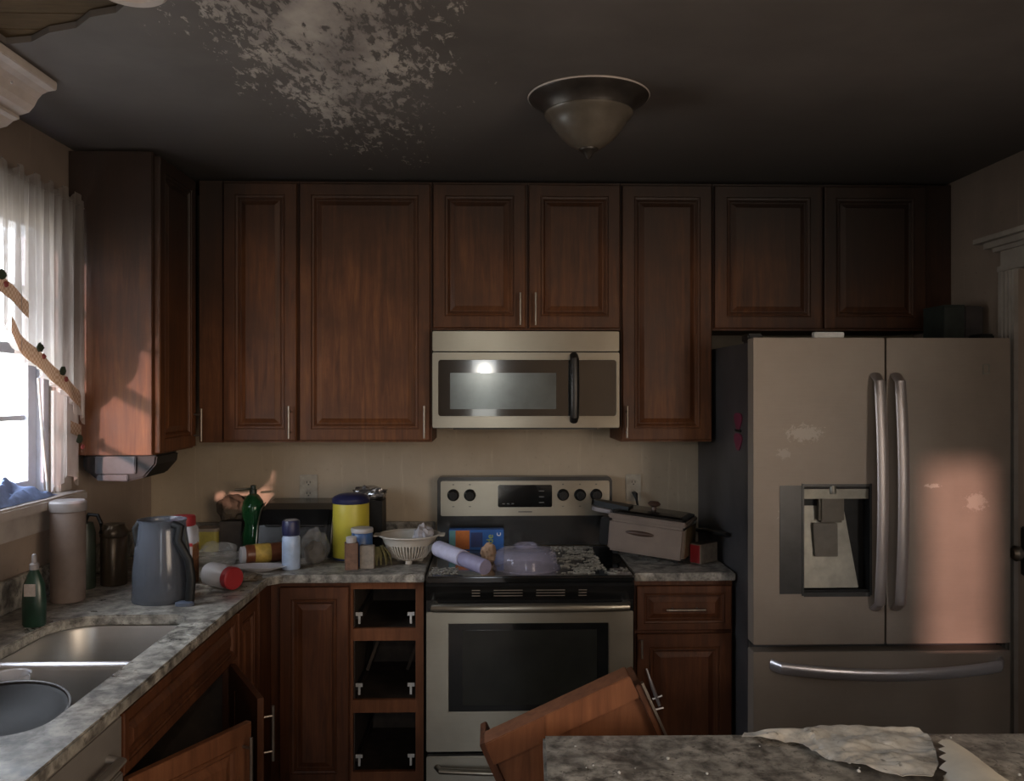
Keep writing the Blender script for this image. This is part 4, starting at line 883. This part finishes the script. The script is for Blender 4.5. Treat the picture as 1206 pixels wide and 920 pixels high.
# dome
t = thing('plate_cover', (.138, 3.25, HZ), 'clear lilac plastic dome cover lying on the cooktop', 'cover')
mk('dome', lathe(B(), [(.126, 0), (.126, .006), (.121, .010), (.117, .050), (.108, .066), (.088, .075), (.046, .078), (.042, .072), (.004, .071)], (.138, 3.25, HZ), 48, False), 'clear_plastic', t, smooth=True)
mk('rim', lathe(B(), [(.127, .0), (.129, .002), (.129, .006), (.1265, .007)], (.138, 3.25, HZ), 48, False, False), 'clear_plastic', t, smooth=True)
mk('knob', lathe(B(), [(.040, .0785), (.042, .081), (.042, .090), (.036, .093), (.03, .089)], (.138, 3.25, HZ), 32, False, False), 'clear_plastic', t, smooth=True)
# ash
plain('ash', (.36, .34, .29), .95, var=.6, scale=50)
bm = B()
for k in range(2600):
    x = random.gauss(.37, .085); y = random.uniform(3.13, 3.68); L = random.uniform(.0015, .007); a = random.gauss(.2, .8)
    if not (.25 < x < .52) or (x - .138) ** 2 + (y - 3.25) ** 2 < .135 ** 2 or (x > .435 and y > 3.25): continue
    if noise.noise(Vector((x * 16, y * 22, 1))) + .5 * noise.noise(Vector((x * 50, y * 60, 1))) < 0: continue
    h = random.uniform(.0006, .0035)
    box(bm, -L, L, -L * .35, L * .35, 0, h, Matrix.Translation((x, y, HZ + .0002)) @ Matrix.Rotation(a, 4, 'Z'))
for k in range(160):
    x = random.uniform(-.22, -.12); y = random.uniform(3.13, 3.26); r = random.uniform(.001, .004); box(bm, -r, r, -r * 1.5, r * 1.5, 0, .0012, Matrix.Translation((x, y, HZ + .0002)) @ Matrix.Rotation(k, 4, 'Z'))
mk('ash_flakes', bm, 'ash', kind='stuff', label='pale ash flakes scattered over the black cooktop', cat='ash')

# electric roaster, straddling stove and counter
plain('roaster_tan', (.185, .145, .12), .4, .15, var=.2, scale=10); plain('roaster_dark', (.06, .035, .025), .45); plain('roaster_olive', (.12, .085, .045), .4, var=.3)
t = thing('electric_roaster', (.47, 3.395, .925), 'tan rectangular electric roaster with black lid straddling stove and counter', 'roaster')
T = Matrix.Translation((.468, 3.405, .942)) @ Matrix.Rotation(math.radians(-25), 4, 'Z') @ Matrix.Rotation(math.radians(4.5), 4, 'Y')
def rp(nm, mat, *b_, **k): bm = B(); box(bm, *b_, T); return mk(nm, bm, mat, t, **k)
RL, RW, RH = .305, .215, .128
rp('body', 'roaster_tan', 0, RL, 0, RW, 0, RH, bevel=.010); rp('rim_band', 'roaster_tan', -.004, RL + .004, -.004, RW + .004, RH + .002, RH + .022, bevel=.005)
rp('end_panel', 'roaster_olive', RL + .0005, RL + .004, .012, RW - .012, .008, RH - .004)
bm = B(); rings(bm, [[(px, py, z) for px, py in rrect(.004 + f, RL - .004 - f, .004 + f, RW - .004 - f, .02)] for f, z in ((0, RH + .0225), (0, RH + .030), (.02, RH + .036), (.06, RH + .040))]); bmesh.ops.transform(bm, matrix=T, verts=bm.verts); ld = mk('lid', bm, 'black_enamel', t)
mk('lid_knob', lathe(B(), [(.010, RH + .040), (.009, RH + .052), (.024, RH + .060), (.026, RH + .066), (.018, RH + .074), (.003, RH + .076)], (RL * .50, RW * .5, 0), 24, mat=T), 'roaster_dark', ld, smooth=True)
bm = B(); lathe(bm, [(.001, 0), (.9, .0), (1.0, .3), (.8, .7), (.3, 1)], seg=24, mat=T @ Matrix.Translation((.130, -.0005, .085)) @ Matrix.Rotation(PI / 2, 4, 'X') @ Matrix.Diagonal((.058, .010, .012, 1))); mk('side_handle', bm, 'roaster_dark', t, smooth=True)
bm = B(); slab(bm, rrect(-.105, .06, .03, .12, [.01, .045, .045, .01]), [], RH + .028, RH + .050, T @ Matrix.Rotation(math.radians(2), 4, 'Y')); hd = mk('lid_handle', bm, 'black_plastic', ld, bevel=.006)
bm = B(); slab(bm, rrect(-.100, -.006, .034, .116, [.01, .04, .04, .01]), [], RH + .012, RH + .0275, T @ Matrix.Rotation(math.radians(2), 4, 'Y')); mk('handle_underside', bm, 'grey_lid', hd)
rp('control_box', 'black_plastic', -.048, -.0045, .04, .15, .01, RH - .005, bevel=.006)
for px, py in ((.03, .03), (RL - .03, .03), (.03, RW - .03), (RL - .03, RW - .03)): rp('foot', 'black_plastic', px - .012, px + .012, py - .012, py + .012, -.014, -.0005, bevel=.003)
bm = B(); tube(bm, [(.645, YB - .0115, 1.122), (.645, YB - .040, 1.120), (.648, YB - .048, 1.10), (.655, 3.745, 1.06), (.675, 3.72, 1.03), (.70, 3.68, 1.02)], [.010, .011, .006, .0045, .0045, .0045], 10)
mk('power_cord', bm, 'black_plastic', smooth=True, label='black power cord hanging from the outlet behind the roaster', cat='cord')
# saucepan behind the roaster
t = thing('saucepan', (.80, 3.62, CZ), 'steel saucepan with black handle behind the roaster', 'saucepan')
mk('pot', lathe(B(), [(.070, 0), (.076, .006), (.078, .115), (.080, .118), (.076, .118), (.073, .01)], (.780, 3.66, CZ), 36), 'steel_sink', t, smooth=True)
tube(bm := B(), [(.838, 3.60, CZ + .098), (.848, 3.50, CZ + .105)], .010, 10); fr = mk('ferrule', bm, 'steel_bright', t, smooth=True)
tube(bm := B(), [(.848, 3.499, CZ + .105), (.870, 3.42, CZ + .115), (.908, 3.24, CZ + .128)], [.010, .0125, .0105], 12, .8); mk('handle', bm, 'black_plastic', t, smooth=True)
t = thing('red_carton', (.85, 3.35, CZ), 'small red and grey carton between roaster and refrigerator', 'carton')
T = Matrix.Translation((.838, 3.325, CZ)) @ Matrix.Rotation(math.radians(38), 4, 'Z')
box(bm := B(), -.02, .09, 0, .05, 0, .075, T); mk('box_body', bm, 'label_beige', t, bevel=.002)
box(bm := B(), -.0215, -.0205, .002, .048, .003, .072, T); mk('red_end', bm, 'red_plastic', t); box(bm := B(), -.018, .088, .002, .048, .0755, .077, T); mk('dark_top', bm, 'carton_dark', t)

# ------------------------------------------------------------------ foreground: torn wooden panel, papers on the island
t = thing('broken_drawer', (.30, 1.86, 0), 'broken reddish wooden drawer standing tilted behind the island', 'drawer')
T = Matrix.Translation((-.003, 1.80, .800)) @ Matrix.Rotation(math.radians(-24.5), 4, 'Y')        # local x along the upper edge, -z down the board
def dp_(nm, mat, *b_, **k): bm = B(); box(bm, *b_, T); return mk(nm, bm, mat, t, **k)
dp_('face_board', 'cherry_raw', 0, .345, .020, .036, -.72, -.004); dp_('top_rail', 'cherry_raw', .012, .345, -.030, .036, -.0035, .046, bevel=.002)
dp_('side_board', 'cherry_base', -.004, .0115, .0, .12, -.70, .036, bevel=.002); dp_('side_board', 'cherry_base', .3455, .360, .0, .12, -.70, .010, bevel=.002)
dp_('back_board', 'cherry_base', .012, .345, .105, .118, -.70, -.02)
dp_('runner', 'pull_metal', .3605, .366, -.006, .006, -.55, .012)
m, nt, b = base_mat('sooty_paper')
n = noi(nt, coords(nt), 16, 6, .65); n2 = noi(nt, coords(nt), 60, 3)
c_ = ramp(nt, n, [(.30, (.22, .205, .18)), (.50, (.58, .55, .49)), (.70, (.75, .72, .65))]); c_ = mix(nt, ramp(nt, n2, [(.66, 0.0), (.72, .7)]), c_, (.10, .09, .08))
nt.links.new(c_, b.inputs['Base Color']); b.inputs['Roughness'].default_value = .85
def paper(name, outline, hfun, mat, label, cuts=5, z=.9012):
    bm = B(); vs = [bm.verts.new((x, y, z)) for x, y in outline]
    ed = [bm.edges.new((vs[i], vs[(i + 1) % len(vs)])) for i in range(len(vs))]
    bmesh.ops.triangle_fill(bm, edges=ed, use_beauty=True)
    for _ in range(cuts):
        lg = [e for e in bm.edges if e.calc_length() > .010]
        if not lg: break
        bmesh.ops.subdivide_edges(bm, edges=lg, cuts=1); bmesh.ops.triangulate(bm, faces=bm.faces)
    for v in bm.verts: v.co.z = z + max(0, hfun(v.co.x, v.co.y))
    bmesh.ops.recalc_face_normals(bm, faces=bm.faces); bmesh.ops.solidify(bm, geom=bm.faces[:], thickness=-.0006)
    for v in bm.verts: v.co.z = max(v.co.z, .9004)
    return mk(name, bm, mat, smooth=True, label=label, cat='paper')
def h1(x, y):
    w = Vector((x * 14, y * 22, 0)); return .008 + .010 * noise.noise(w) + .007 * abs(noise.noise(w * 2.4)) + (.004 if x > .62 else 0)
paper('paper_sheet', [(.488, 1.640), (.50, 1.664), (.58, 1.660), (.655, 1.672), (.74, 1.668), (.845, 1.660), (.848, 1.62), (.832, 1.58), (.80, 1.50), (.756, 1.44), (.711, 1.452), (.66, 1.50), (.622, 1.53), (.600, 1.575), (.592, 1.613)], h1, 'sooty_paper', 'crumpled sooty sheet of paper near the island far edge')
def h2(x, y):
    f = max(0, 1 - (((x - .842) - (1.57 - y) * -.06) / .05) ** 2); return .004 + .020 * math.sqrt(f) + .002 * noise.noise(Vector((x * 30, y * 12, 2)))
plain('towel_cream', (.66, .62, .53), .9, var=.12, scale=14)
zz = [(.865, 1.582), (.848, 1.578), (.834, 1.566), (.838, 1.548), (.822, 1.542), (.826, 1.522), (.808, 1.514), (.811, 1.494), (.792, 1.484), (.795, 1.462), (.776, 1.45), (.775, 1.36), (.91, 1.36), (.896, 1.45), (.885, 1.52)]
paper('paper_towel', zz, h2, 'towel_cream', 'cream torn paper towel with zigzag edge at the island corner')
